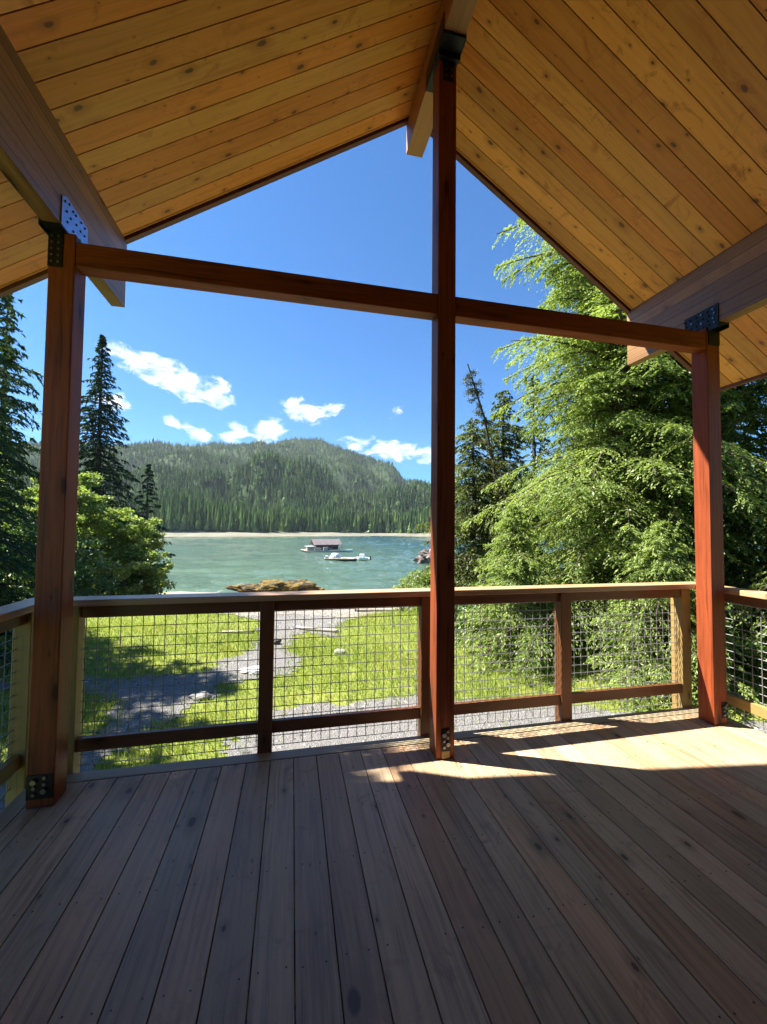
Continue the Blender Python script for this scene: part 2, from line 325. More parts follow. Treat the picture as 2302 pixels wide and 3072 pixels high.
def wob(X, Y, s, a):
    return a*(np.sin(X*s+1.7*np.sin(Y*s*.7))+np.sin(Y*s*1.3+2.1*np.sin(X*s*.6+1))+.6*np.sin((X+Y)*s*2.9+1.3*np.sin(X*s*2.3)))/2
def grassy(X, Y):
    dx = wob(X, Y, 3.1, .12)+wob(Y, X, 9, .07)+wob(X+2, Y, 23, .05); dy = wob(Y+5, X, 3.3, .10)+wob(X, Y+3, 8, .05)
    return pip(X+dx, Y+dy, G_R) | pip(X+dx, Y+dy, G_L) | pip(X+dx, Y+dy, G_LL)
def axis(a, b, c, d, fine, coarse): return np.concatenate([np.geomspace(1, 1+abs(a-b), int(coarse))[::-1]*-1+1+b, np.arange(b+fine, c, fine), c+np.geomspace(1, 1+abs(d-c), int(coarse))-1])
gx = axis(-400, -14, 16, 400, .09, 34); gy = axis(-400, 3, 18, 95, .09, 34)
GX, GY = np.meshgrid(gx, gy); GZ = zg(GX, GY)
gnd = link('ground', grid_mesh('ground', GX, GY, GZ-.006*(GY > 3)), mt_soil); tag(gnd, kind='structure')
cx_ = (GX[:-1, :-1]+GX[1:, 1:])/2; cy_ = (GY[:-1, :-1]+GY[1:, 1:])/2; vv = VC*cy_+VS*cx_
gm = grassy(cx_, cy_)
pm = (~gm) & (vv < 12.5+wob(cx_, cy_, 1.5, .4)) & (cx_ > -13) & (cx_ < 9) & (cy_ > 2)
pth = link('path', grid_mesh('path', GX, GY, GZ+.006, pm), mt_gravel); tag(pth, kind='structure')
bmk = (~gm) & (~pm) & (vv > 12) & (vv < 75) & (cx_ > -14) & (cx_ < 16)
bch = link('beach', grid_mesh('beach', GX, GY, GZ+.012, bmk), mt_beach); tag(bch, kind='structure')

m = M('sea_water'); co = m.n('ShaderNodeTexCoord').outputs['Object']
w1 = m.noise(m.scale(co, .28, .10), 1.0, 6, .62, .5); w2 = m.noise(m.scale(co, .045, .16), 1.0, 4, .6); w3 = m.noise(m.scale(co, 3.0, 6.5), 1.0, 3, .6)
hgt = m.math('ADD', m.math('MULTIPLY', w1, .7), m.math('MULTIPLY', w3, .18))
sx_ = m.n('ShaderNodeSeparateXYZ', {0: co}).outputs[0]
wc = m.mix(m.rng(w2, .35, .65), (.060, .100, .060, 1), (.10, .155, .095, 1)); wc = m.mix(m.rng(m.math('ADD', sx_, m.math('MULTIPLY', w2, 60)), 20, 90), wc, (.02, .06, .06, 1))
gp = m.n('ShaderNodeSeparateXYZ', {0: co}).outputs[1]
p = m.n('ShaderNodeBsdfPrincipled', {'Base Color': wc, 'Roughness': .05, 'IOR': 1.33, 'Normal': m.n('ShaderNodeBump', {'Height': hgt, 'Strength': .8, 'Distance': 1.0}).outputs[0]})
mt_water = m.surf(p.outputs[0])
wr = np.concatenate([30*1.0078**np.arange(0, 335), np.geomspace(30*1.0078**335, 3000, 14)])
wa_ = np.concatenate([np.linspace(-1.5, -.5, 20)[:-1], np.linspace(-.5, .5, 760), np.linspace(.5, 1.5, 20)[1:]])
WA, WR = np.meshgrid(wa_, wr); WX, WY = WR*np.sin(WA), WR*np.cos(WA); WZ = WX*0
for k in range(38):
    lam_ = 1.6*1.065**k; th = 1.35+rng.normal(0, .55); kk_ = 2*math.pi/lam_
    WZ += .006*lam_*np.sin(kk_*(np.cos(th)*WX+np.sin(th)*WY)+rng.uniform(0, 6.28)+1.5*np.sin(WX*.05*rng.uniform(.5, 2)+WY*.04*rng.uniform(.5, 2)))
WZ *= np.clip(1.4-WR/500, .1, 1)*(.55+.45*np.sin(WX*.035+1.3*np.sin(WY*.03)))
wat = link('water', grid_mesh('water', WX, WY, WZ), mt_water); wat.location.z = WATER; tag(wat, kind='structure')

SIL = np.array([(-1.6, .10), (-1.1, .12), (-.8, .13), (-.55, .145), (-.43, .157), (-.355, .170), (-.301, .187), (-.238, .181), (-.162, .194), (-.101, .193), (-.038, .209), (.005, .218), (.072, .215), (.117, .1975), (.186, .1768), (.2435, .160), (.272, .122), (.335, .108), (.397, .10), (.7, .10), (1.1, .09), (1.6, .08)])
na, nr = 560, 190
A = np.linspace(-1.35, 1.45, na); T = np.linspace(0, 1, nr)
AA, TT = np.meshgrid(A, T)
shoreR = 400+18*np.sin(AA*9)+8*np.sin(AA*31+1); ridgeR = 1500+120*np.sin(AA*5+1)-260*np.clip((AA-.15)*4, 0, 1)
Hr = np.interp(AA, SIL[:, 0], SIL[:, 1])
def fbm(x, y, o=5, s=1.0):
    r = 0; a = 1.0; f = s
    for i in range(o):
        r = r+a*np.sin(x*f*1.0+2.3*np.sin(y*f*.8+i*1.7)+i)*np.sin(y*f*1.1+1.9*np.sin(x*f*.7+i*2.1)+2*i); a *= .5; f *= 2.03
    return r
TB = TT*1.25
near_ = 333+(shoreR-18-333)*np.clip((AA+.12)/.38, 0, 1)
RR = np.where(TB < .02, near_+(shoreR-near_)*TB/.02, shoreR+(ridgeR-shoreR)*(TB-.02)/.98)
Htop = np.tan(Hr)*ridgeR+CAM_H-14
s_ = np.clip((TB-.02)/.98, 0, 1)
prof = .34*s_+.66*s_**1.7
XH, YH = RR*np.sin(AA), RR*np.cos(AA)
ZH = np.where(TB < .02, WATER-.05+2.3*TB/.02, (WATER+2.3)+(Htop-WATER-2.3)*prof)
bumpy = fbm(XH*.0065, YH*.0065, 6)*36*np.clip(s_*4, 0, 1)*np.clip((1.0-s_)*3+.12, 0, 1)+fbm(XH*.03, YH*.03, 3)*5*np.clip(s_*6, 0, 1)
gul = (np.abs(np.sin(AA*11+1.2*np.sin(TT*6)+.5))**.7+.5*np.abs(np.sin(AA*27+2.0*np.sin(TT*9+1)))**.7-.9)*42*np.sin(np.clip(s_, 0, 1)*math.pi)**.8
ZH = ZH+(bumpy+gul)*(TB >= .02)
ZH = np.where(TB > 1, ZH-(TB-1)*900, ZH)
ZH = np.where(TB >= .02, np.maximum(ZH, WATER+2.25+0*ZH), ZH)
m = M('forested_slope'); co = m.n('ShaderNodeTexCoord').outputs['Object']; n = m.noise(co, .02, 8, .7)
mt_hill = m.pbr(m.ramp(n, [(.3, (.018, .035, .016)), (.6, (.035, .06, .024)), (.85, (.08, .075, .06))]), .95, None, .1)
hills = link('hills', grid_mesh('hills', XH, YH, ZH), mt_hill); tag(hills, kind='structure')
fb = TB[:-1, :-1] < .026
shore = link('far_shore', grid_mesh('far_shore', XH, YH, ZH+.15, fb & (AA[:-1, :-1] < .6)), plain('far_sand', (.17, .165, .125), .9, 0, .2, .3, .08)); tag(shore, kind='structure')

def far_forest():
    n = 50000
    t = rng.random(n)**.92*1.12; a = rng.uniform(-.75, .85, n)
    t[:2400] = rng.random(2400)*.05
    ai = (a-A[0])/(A[-1]-A[0])*(na-1); ti = (.0225+t*.98)/1.25*(nr-1); ok = ti < nr-2
    a, ti, ai, t = a[ok], ti[ok], ai[ok], t[ok]; n = len(a)
    i0 = ti.astype(int); j0 = ai.astype(int); fi = ti-i0; fj = ai-j0
    def samp(G): return (G[i0, j0]*(1-fi)*(1-fj)+G[i0+1, j0]*fi*(1-fj)+G[i0, j0+1]*(1-fi)*fj+G[i0+1, j0+1]*fi*fj)
    x, y, z = samp(XH), samp(YH), samp(ZH)
    # thin out on the rocky scar at the right shoulder
    keep = ~((a > .20) & (a < .275) & (t > .62) & (rng.random(n) < .55)); x, y, z, t, a = x[keep], y[keep], z[keep], t[keep], a[keep]; n = len(x)
    h = (18-4*np.clip(t, 0, 1))*rng.uniform(.62, 1.25, n); h = np.where(t < .05, h*1.12, h)
    r = h*rng.uniform(.085, .15, n)+.4
    broad = (rng.random(n) < .10) & (t < .5); r = np.where(broad, r*1.6, r); h = np.where(broad, h*.6, h)
    tn = np.clip(rng.normal(.42, .24, n)+.35*broad+.16*fbm(x*.012, y*.012, 3), 0, .93)
    Vs = []; Tn = []
    ns = 7
    for k, (z0, z1, rr) in enumerate(((.04, .45, 1.0), (.24, .68, .80), (.46, .86, .56), (.68, 1.0, .33))):
        ph = rng.random(n)*6.28
        for s in range(ns):
            a0 = ph+2*math.pi*s/ns; a1 = ph+2*math.pi*(s+1)/ns
            q0 = rng.uniform(.6, 1.25, n)*r*rr; q1 = rng.uniform(.35, .8, n)*r*rr
            dz0 = rng.uniform(-.05, .03, n)*h
            P0 = np.stack([x+np.cos(a0)*q0, y+np.sin(a0)*q0, z+h*z0+dz0], -1); P1 = np.stack([x+np.cos(a1)*q1, y+np.sin(a1)*q1, z+h*(z0+.05)], -1)
            P2 = np.stack([x, y, z+h*z1], -1)
            Vs.append(np.stack([P0, P1, P2], 1).reshape(-1, 3)); Tn.append(np.clip(tn+rng.normal(0, .13, n), 0, 1))
    return quads_mesh('forest', np.concatenate(Vs), 3, np.concatenate(Tn))
m_far = leaf('far_conifers', (.025, .06, .03), (.23, .33, .11), .3, .02)
ff = link('forest', far_forest(), m_far); tag(ff, 'dense conifer forest covering the hills across the water', 'forest', kind='stuff')

# air
bm = bmesh.new(); bmesh.ops.create_cube(bm, size=1); me = bpy.data.meshes.new('haze'); bm.to_mesh(me); bm.free()
m = M('air'); v = m.n('ShaderNodeVolumePrincipled', {'Color': (.80, .90, 1.0, 1), 'Density': .00007, 'Anisotropy': .2}); m.t.links.new(v.outputs[0], m.out.inputs['Volume'])
hz = link('haze', me, m.m); hz.scale = (6400, 6400, 640); hz.location = (0, 100, -500+640/2-50+40); tag(hz, 'thin bluish summer air over the bay', 'haze', kind='stuff')
hz.location = (0, 900, (-13+430)/2); hz.scale = (4400, 2700, 443)

# ------------------------------------------------------------------ porch
Y0, S, DP = 2.4545, .1241, .1255
XL, XC, XR = -1.2948, .9011, 3.0855
XA, ZR, SL, YE = .963, 4.957, .6633, 3.228
EL, ER = -2.186, 4.112
ZT0, ZT1 = 2.8458, 2.9782
YB = -1.3
porch = empty('porch', (XA, 0, 0)); tag(porch, 'timber porch with red stained posts, knotty pine gable ceiling and plank floor', 'porch')
def roofz(x): return ZR-SL*abs(x-XA)
# floor boards, one part
d = MB(); k = 0; x = .034-.1405*11
while x < 3.24:
    a = max(x+.0025, -1.31); b = min(x+.1405-.0025, 3.235)
    if b-a > .03: d.box(a, b, YB, 2.655, -.032, 0, 0)
    x += .1405
xx = .034-.1405*9
while xx < 3.2:
    for yj in np.arange(-.2, 2.65, .405):
        for o_ in (.03, .108):
            if random.random() < .93: d.cyl((xx+o_+random.uniform(-.006, .006), yj+random.uniform(-.01, .01), 0.0), (0, 0, 1), .0036, .0012, 7, 1)
    xx += .1405
flo = d.build('deck_floor', [mt_deck, mt_screw], porch)
bv = flo.modifiers.new('edge', 'BEVEL'); bv.width = .003; bv.segments = 2; bv.limit_method = 'ANGLE'; bv.angle_limit = math.radians(60)
d = MB(); d.box(-1.40, 3.325, 2.66, 2.755, -.034, .003); d.box(-1.405, -1.315, YB, 2.655, -.034, .002); d.box(3.24, 3.33, YB, 2.655, -.034, .002)
d.build('border_board', mt_border, porch, .003)
d = MB()
for yj in np.arange(-1.285, 2.7, .405): d.box(-1.3, 3.22, yj, yj+.038, -.26, -.036)
d.box(-1.40, 3.325, 2.70, 2.745, -.27, -.037); d.box(-1.395, -1.352, YB, 2.69, -.27, -.037); d.box(3.28, 3.322, YB, 2.69, -.27, -.037)
d.build('floor_joist', mt_under, porch)
d = MB()
for k_ in range(6):
    d.box(-1.395, 3.32, 2.700, 2.722, -1.25+.16*k_, -1.25+.16*k_+.155)
d.build('added_skirt_boards', mt_under, porch)  # unseen skirt added to keep sunlit ground out of the deck gaps
for (px, py) in ((-1.25, 2.5), (.95, 2.5), (3.15, 2.5), (-1.25, -1.1), (3.15, -1.1)):
    d = MB(); d.box(px-.09, px+.09, py-.09, py+.09, -1.4, -.272); d.build('footing', mt_under, porch)
def post(x, top):
    d = MB(); d.box(x, x+S, Y0, Y0+DP, 0.004, top); return d.build('post', mt_post, porch, .005)
def bolts(d, pts, dirv, r=.011, h=.009):
    for p_ in pts: d.cyl(p_, dirv, r, h, 6, 1)
pl = post(XL, 3.02); pr = post(XR, 3.02); pc = post(XC, 4.60)
# tie beam: two lengths between the posts
for (a, b) in ((XL+S+.001, XC-.001), (XC+S+.001, XR-.001)):
    d = MB(); d.box(a, b, Y0+.004, Y0+.099, ZT0, ZT1); d.build('tie_beam', mt_post, porch, .004)
# eave beams and ridge beam
for (xa, xb) in ((-1.300, -1.2115), (3.1022, 3.191)):
    inner = xb if xa < 0 else xa; outer = xa if xa < 0 else xb
    zi, zo = roofz(inner)-.004, roofz(outer)-.004
    d = MB(); lo, hi = (xa, xb)
    zl, zh = roofz(lo)-.004, roofz(hi)-.004
    d.quadbox([(lo, YB, 3.0221), (hi, YB, 3.0221), (hi, YE, 3.0221), (lo, YE, 3.0221), (lo, YB, zl), (hi, YB, zh), (hi, YE, zh), (lo, YE, zl)], (0, 1, 0))
    d.build('eave_beam', mt_beam, porch, .003)
d = MB(); kx0, kx1 = .8906, 1.0358
d.box(kx0, kx1, YB, YE, 4.6285, ZR-.075); d.build('ridge_beam', mt_ridge, porch, .004)
# back posts, out of the picture
for x_ in (XL, XR):
    d = MB(); d.box(x_, x_+S, -1.25, -1.13, .004, 3.02); d.build('post', mt_post, porch, .005)
# ceiling planks from ridge to eave, both slopes in one part each
def ceiling(side):
    d = MB(); y = 3.247; k = 0; xe = EL if side < 0 else ER; x1 = XA
    y = YE-.055
    edges = [3.158-.127*i for i in range(60)]
    top = 3.178
    prev = top
    for e in edges:
        if e < YB: break
        y1, y0 = prev-.003, e+.003; prev = e
        t = .018
        d.quadbox([(x1, y0, ZR), (xe, y0, roofz(xe)), (xe, y1, roofz(xe)), (x1, y1, ZR), (x1, y0, ZR+t), (xe, y0, roofz(xe)+t), (xe, y1, roofz(xe)+t), (x1, y1, ZR+t)] if side > 0 else
                  [(xe, y0, roofz(xe)), (x1, y0, ZR), (x1, y1, ZR), (xe, y1, roofz(xe)), (xe, y0, roofz(xe)+t), (x1, y0, ZR+t), (x1, y1, ZR+t), (xe, y1, roofz(xe)+t)], (1, 0, -SL*side) if side > 0 else (1, 0, SL))
    # groove backing
    t0, t1 = .006, .012
    q = [(x1, YB, ZR), (xe, YB, roofz(xe)), (xe, top-.004, roofz(xe)), (x1, top-.004, ZR)]
    if side < 0: q = [q[1], q[0], q[3], q[2]]
    d.quadbox([(p_[0], p_[1], p_[2]+t0) for p_ in q]+[(p_[0], p_[1], p_[2]+t1) for p_ in q], (0, 1, 0), 1)
    d.build('ceiling_planks', [mt_ceil, mt_ceilgap], porch, 0)
ceiling(-1); ceiling(1)
# roof deck above and trim
for side in (-1, 1):
    xe = EL if side < 0 else ER
    d = MB(); q = [(XA, YB, ZR), (xe, YB, roofz(xe)), (xe, YE-.045, roofz(xe)), (XA, YE-.045, ZR)]
    if side < 0: q = [q[1], q[0], q[3], q[2]]
    d.quadbox([(p_[0], p_[1], p_[2]+.021) for p_ in q]+[(p_[0], p_[1], p_[2]+.17) for p_ in q], (0, 1, 0)); d.build('roof', mt_roof, porch)
    d = MB(); q = [(XA, YE-.042, ZR), (xe, YE-.042, roofz(xe)), (xe, YE, roofz(xe)), (XA, YE, ZR)]
    if side < 0: q = [q[1], q[0], q[3], q[2]]
    d.quadbox([(p_[0], p_[1], p_[2]-.022) for p_ in q]+[(p_[0], p_[1], p_[2]+.19) for p_ in q], (1, 0, -SL*side)); d.build('rake_board', mt_fascia, porch)
    d = MB(); x0_, x1_ = (xe-.04, xe-.001) if side < 0 else (xe+.001, xe+.04); d.box(x0_, x1_, YB, YE+.001, roofz(xe)-.03, roofz(xe)+.17); d.build('eave_board', mt_fascia, porch)
# cabin wall closing the porch behind the viewer
d = MB(); xw = EL+.9
while xw < ER-.9:
    zt = roofz(xw+.07)-.05; d.box(xw, xw+.137, YB-.03, YB-.002, -.3, min(zt, 4.9)); xw += .14
d.build('wall', mt_wall, porch)
for (x0_, x1_) in ((-1.42, -1.39), (3.33, 3.36)):  # unseen side walls added to cut the light reaching the porch interior
    d = MB(); y_ = YB
    while y_ < 1.05: d.box(x0_, x1_, y_, y_+.137, -.3, roofz((x0_+x1_)/2)-.06); y_ += .14
    d.build('added_side_wall', mt_wall, porch)
# steel connectors
def conn(post_o, build, nm='bracket'):
    d = MB(); build(d); o = d.build(nm, [mt_steel, mt_bolt, mt_plate], None, 0)
    o.parent = post_o; return o
XI = -1.2115
def cap_left(d):
    # angled plate lying on the inner face of the beam, with bolt heads
    P = [(2.386, 3.02), (2.645, 3.02), (2.66, 3.10), (2.655, 3.186), (2.428, 3.198), (2.386, 3.175)]
    b = len(d.v)
    for xo in (XI+.001, XI+.006):
        for (y_, z_) in P: d.v.append((xo, y_, z_))
    n = len(P); d.add(tuple(b+n+i for i in range(n)), 2); d.add(tuple(b+n-1-i for i in range(n)), 2)
    for i in range(n): d.add((b+i, b+(i+1) % n, b+n+(i+1) % n, b+n+i), 2)
    for (y_, z_) in ((2.41, 3.16), (2.45, 3.175), (2.43, 3.12), (2.49, 3.165), (2.47, 3.11), (2.53, 3.12), (2.52, 3.165), (2.58, 3.17), (2.575, 3.115), (2.62, 3.12), (2.62, 3.165), (2.50, 3.06), (2.44, 3.07), (2.57, 3.06), (2.625, 3.06)):
        d.cyl((XI+.006, y_, z_), (1, 0, 0), .0065, .004, 7, 0)
    d.box(XI-.0985, XI-.0895, 2.386, 2.66, 3.0, 3.19, 0)
    d.box(-1.302, -1.2055, 2.386, 2.66, 3.012, 3.0215, 0)
    d.box(-1.296, -1.228, Y0-.005, Y0, 2.825, 3.012, 0)
    bolts(d, [(x_, Y0-.005, z_) for z_ in (2.85, 2.885, 2.92, 2.955, 2.99) for x_ in (-1.278, -1.246)], (0, -1, 0), .0065, .004)
conn(pl, cap_left)
def cap_right(d):
    XF = 3.1022
    d.box(XF-.007, XF-.001, 2.372, 2.64, 2.985, 3.165, 0); d.box(3.192, 3.198, 2.372, 2.64, 2.985, 3.165, 0); d.box(3.095, 3.2, 2.372, 2.64, 3.010, 3.0205, 0)
    d.box(3.10, 3.205, Y0-.006, Y0, 2.88, 3.012, 0)
    for (y_, z_) in [(2.40+.045*i+.01*(j % 2), 3.03+.035*j) for i in range(6) for j in range(4)]: d.cyl((XF-.007, y_, z_), (-1, 0, 0), .008, .006, 6, 1 if (int(y_*100) % 3 == 0) else 0)
conn(pr, cap_right)
def cap_ridge(d):
    d.box(.885, .8895, 2.33, 2.69, 4.60, 4.74, 0); d.box(1.0369, 1.0415, 2.33, 2.69, 4.60, 4.74, 0); d.box(.885, 1.0415, 2.33, 2.69, 4.606, 4.6275, 0)
    d.box(.93, 1.003, Y0-.006, Y0, 4.44, 4.606, 0); d.box(.885, 1.04, Y0-.03, Y0-.008, 4.57, 4.606, 0)
    bolts(d, [(.967+dx, Y0-.006, z_) for z_ in (4.47, 4.51, 4.55) for dx in (-.02, .02)], (0, -1, 0), .007, .005)
conn(pc, cap_ridge)
def base(x0, x1, z1, side=False):
    def f(d):
        d.box(x0, x1, Y0-.005, Y0, .05, z1, 0)
        pts = [(x0+(x1-x0)*(.3+.4*(i % 2)), Y0-.005, .075+(z1-.09)*i/5) for i in range(6)]
        bolts(d, pts, (0, -1, 0), .009, .008); bolts(d, [pts[1], pts[4]], (0, -1, 0), .014, .014)
    return f
conn(pl, base(XL+.002, XL+S-.006, .17)); conn(pc, base(.935, .995, .185)); conn(pr, base(3.155, 3.2085, .165))
d = MB(); d.box(.938, .99, Y0-.0075, Y0-.001, .006, .05, 0); o = d.build('wood_shim', mt_gpost, None); o.parent = pc

# ------------------------------------------------------------------ railings
def wire_panel(d, axis, fixed, a, b, z0, z1, r=.0027):
    n = max(1, int(round((b-a)/.0635))); zz = np.arange(z0, z1, .0625)
    def bar(p, q): d.tube([p, q], [r, r], 5)
    for i in range(n+1):
        t = a+.012+(b-a-.024)*i/n
        t0 = random.uniform(-.0015, .0015)
        bar(*[((t+s_*t0, fixed, z_) if axis == 0 else (fixed, t+s_*t0, z_)) for s_, z_ in ((1, z0), (-1, z1))])
    for z_ in zz:
        w_ = random.uniform(-.001, .001)
        bar(*[((t, fixed+.0055, z_+w_) if axis == 0 else (fixed+.0055, t, z_+w_)) for t in (a, b)])
ZC0, ZC1 = .968, 1.008
mt_cap = wood('rail_cap_glare_cedar', (.62, .40, .23), (.36, .20, .10), board=.2, knots=.2, grain=.6, rough=.32, spec=.6)  # pale base colour carries the sky glare on the cap top
rf = empty('railing', (.95, 2.79, 0)); tag(rf, 'front porch railing with wire mesh panels, facing the bay between the outer posts', 'railing', 'porch railings')
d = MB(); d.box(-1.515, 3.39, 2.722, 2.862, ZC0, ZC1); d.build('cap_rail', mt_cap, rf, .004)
fposts = [-1.307, -.193, .898, 2.012, 3.151]
for i in range(4):
    a, b = fposts[i]+.089, fposts[i+1]
    d = MB(); d.box(a, b, 2.765, 2.803, .897, ZC0-.001); d.build('upper_rail', mt_rail, rf, .003)
    d = MB(); d.box(a, b, 2.762, 2.800, .114, .190); d.build('lower_rail', mt_rail, rf, .003)
    d = MB(); wire_panel(d, 0, 2.813, a, b, .01, .94); d.build('wire_mesh', mt_wire, rf)
for i, x_ in enumerate(fposts):
    d = MB(); d.box(x_, x_+.089, 2.745+(.01 if i == 4 else 0), 2.834+(.026 if i == 4 else 0), .004 if i in () else -.25, ZC0-.002); d.build('rail_post', mt_gpost if i in (0, 4) else mt_rail, rf, .004)
def side_rail(sx, lab):
    # sx: inner cap edge, outer cap edge
    xi, xo = sx; x0, x1 = min(xi, xo), max(xi, xo); xm = (x0+x1)/2
    r = empty('railing', (xm, .3, 0)); tag(r, lab, 'railing', 'porch railings')
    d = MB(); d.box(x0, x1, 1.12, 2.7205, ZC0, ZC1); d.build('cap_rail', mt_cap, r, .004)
    ps = [2.645, 1.13]
    sgn = 1 if xm > 0 else -1
    for i in range(1):
        a, b = ps[i+1]+.089, ps[i]
        d = MB(); d.box(xm-.019, xm+.019, a, b, .897, ZC0-.001); d.build('upper_rail', mt_rail, r, .003)
        d = MB(); d.box(xm-.019, xm+.019, a, b, .114, .190); d.build('lower_rail', mt_gpost, r, .003)
        d = MB(); wire_panel(d, 1, xm+sgn*.03, a, b, .01, .94); d.build('wire_mesh', mt_wire, r)
    for y_ in ps:
        d = MB(); d.box(xm-.0445, xm+.0445, y_, y_+.089, -.25, ZC0-.002); d.build('rail_post', mt_gpost, r, .004)
side_rail((-1.378, -1.515), 'side porch railing running back from the post nearest the bay conifers, cap coloured pale for sky glare')
side_rail((3.255, 3.39), 'side porch railing beside the sunlit deck corner under the big hemlock')

# ------------------------------------------------------------------ plants
UP = np.array([0., 0, 1.])
def leaf_quads(C, D, N, l, w):
    Sd = np.cross(D, N); Sd /= np.linalg.norm(Sd, axis=1, keepdims=True)+1e-9
    l = np.asarray(l)[:, None] if np.ndim(l) else l; w = np.asarray(w)[:, None] if np.ndim(w) else w
    return np.stack([C-D*l, C+Sd*w, C+D*l, C-Sd*w], 1).reshape(-1, 3)
def conifer(h, prof, nb, twig_sp=.10, nleaf=9, ll=.05, lw=.016, e0=.25, droop=.35, z0=.06, tdroop=.5, twl=.42, gap=0, seed=0, azr=None, tb=.5, Lmin=.25):
    """leaf quads of a conifer standing at the origin, and its limb tubes"""
    R = np.random.default_rng(seed); Cs, Ds, Ns, Ts, Wl = [], [], [], [], []; limbs = MB()
    for i in range(nb):
        t = z0+(1-z0)*((i+R.random())/nb)**.92; 
        if gap and R.random() < gap: continue
        L = max(Lmin*.5, h*prof(t)*R.uniform(.58, 1.22)); az = i*2.399+R.uniform(-.5, .5)
        if azr is not None and not (azr[0] <= ((az+math.pi) % (2*math.pi))-math.pi <= azr[1]) and R.random() < .8: continue
        el = e0*(0.6+.9*t)+R.uniform(-.12, .12); d0 = np.array([math.cos(az)*math.cos(el), math.sin(az)*math.cos(el), math.sin(el)])
        st = np.array([0, 0, t*h]); dr = droop*L*R.uniform(.7, 1.3)
        bend = np.array([math.cos(az+1.57), math.sin(az+1.57), 0])*R.uniform(-.15, .15)*L
        def P(s): return st+d0*L*s[:, None]-UP*dr*(s**2)[:, None]+bend*(s**2)[:, None]
        sk = np.linspace(0, 1, 5); pk = P(sk); rr = .008+.012*L
        if L > .5: limbs.tube(pk, [rr*(1-.8*s) for s in sk], 4)
        n = max(3, int(L/twig_sp)); s = np.sort(R.uniform(.06, 1, n)); s = np.repeat(s, 2); sg = np.tile([1., -1.], n)
        p = P(s); Tn = d0*L-UP*2*dr*s[:, None]+bend*2*s[:, None]; Tn /= np.linalg.norm(Tn, axis=1, keepdims=True)
        Sd = np.cross(Tn, UP); Sd /= np.linalg.norm(Sd, axis=1, keepdims=True)+1e-9
        ang = R.uniform(.6, 1.15, len(s)); td = Tn*np.cos(ang)[:, None]+Sd*(np.sin(ang)*sg)[:, None]+UP*R.normal(0, .12, len(s))[:, None]
        tl = (twl*L*(1.05-s)**.8*(.35+.65*np.minimum(1, s*4))+.06)*R.uniform(.5, 1.25, len(s)); tl = np.minimum(tl, 1.1)
        q = (np.arange(nleaf)+.5)/nleaf; q = q[None, :]+R.uniform(-.4, .4, (len(s), nleaf))/nleaf
        pos = p[:, None, :]+td[:, None, :]*(tl[:, None]*q)[..., None]-UP*(tdroop*(tl[:, None]*q**1.8)*R.uniform(.5, 1.3, (len(s), 1)))[..., None]
        dirn = td[:, None, :]-UP*(tdroop*1.6*q)[..., None]+R.normal(0, .38, (len(s), nleaf, 3)); dirn /= np.linalg.norm(dirn, axis=2, keepdims=True)
        nn = UP+R.normal(0, .45, (len(s), nleaf, 3))
        tn = R.normal(tb, .16, (len(s), 1))+.22*q-.0+R.normal(0, .1, (len(s), nleaf))+R.normal(0, .17)
        Cs.append(pos.reshape(-1, 3)); Ds.append(dirn.reshape(-1, 3)); Ns.append(nn.reshape(-1, 3)); Ts.append(tn.ravel())
    C = np.concatenate(Cs); D = np.concatenate(Ds); N = np.concatenate(Ns); Tt = np.clip(np.concatenate(Ts), 0, .93)
    C = C+R.normal(0, .012, C.shape); k = R.uniform(.6, 1.35, len(C))
    return leaf_quads(C, D, N, ll*k, lw*k), Tt, limbs
def tree(name, x, y, h, prof, mat, label, cat, group, rot=0, lean=(0, 0), trunk_r=None, base=None, dead=0, **kw):
    z = zs(x, y)-.1 if base is None else base
    t = empty(name, (x, y, z)); tag(t, label, cat, group)
    V, T, limbs = conifer(h, prof, **kw)
    c, s = math.cos(rot), math.sin(rot)
    def tf(V):
        V = np.array(V); o = V.copy(); o[:, 0] = c*V[:, 0]-s*V[:, 1]+x+lean[0]*V[:, 2]; o[:, 1] = s*V[:, 0]+c*V[:, 1]+y+lean[1]*V[:, 2]; o[:, 2] = V[:, 2]+z; return o
    tr = trunk_r or h*.016+.04
    tm = MB(); kk = 9
    tm.tube([(math.sin(k*1.7)*.03, math.cos(k*2.1)*.03, h*k/(kk-1)*.985) for k in range(kk)], [tr*(1-.93*k/(kk-1))*(1.35 if k == 0 else 1) for k in range(kk)], 9)
    b = len(tm.v); tm.v += limbs.v; tm.f += [tuple(i+b for i in f) for f in limbs.f]; tm.uv += limbs.uv; tm.r += limbs.r; tm.m += limbs.m
    tm.v = [tuple(v) for v in tf(tm.v)]
    tm.build('trunk', mt_bark, t, smooth=True)
    link('crown', quads_mesh('crown', tf(V), 4, T), mat, t)
    return t
def conic(a, p=.8, lo=.12, cut=1.0):
    return lambda t: a*max(.0, (1-t))**p*(min(1, .45+t/lo*.55))
def columnar(a): return lambda t: a*(1-t**3)*(.75+.25*math.sin(t*23))

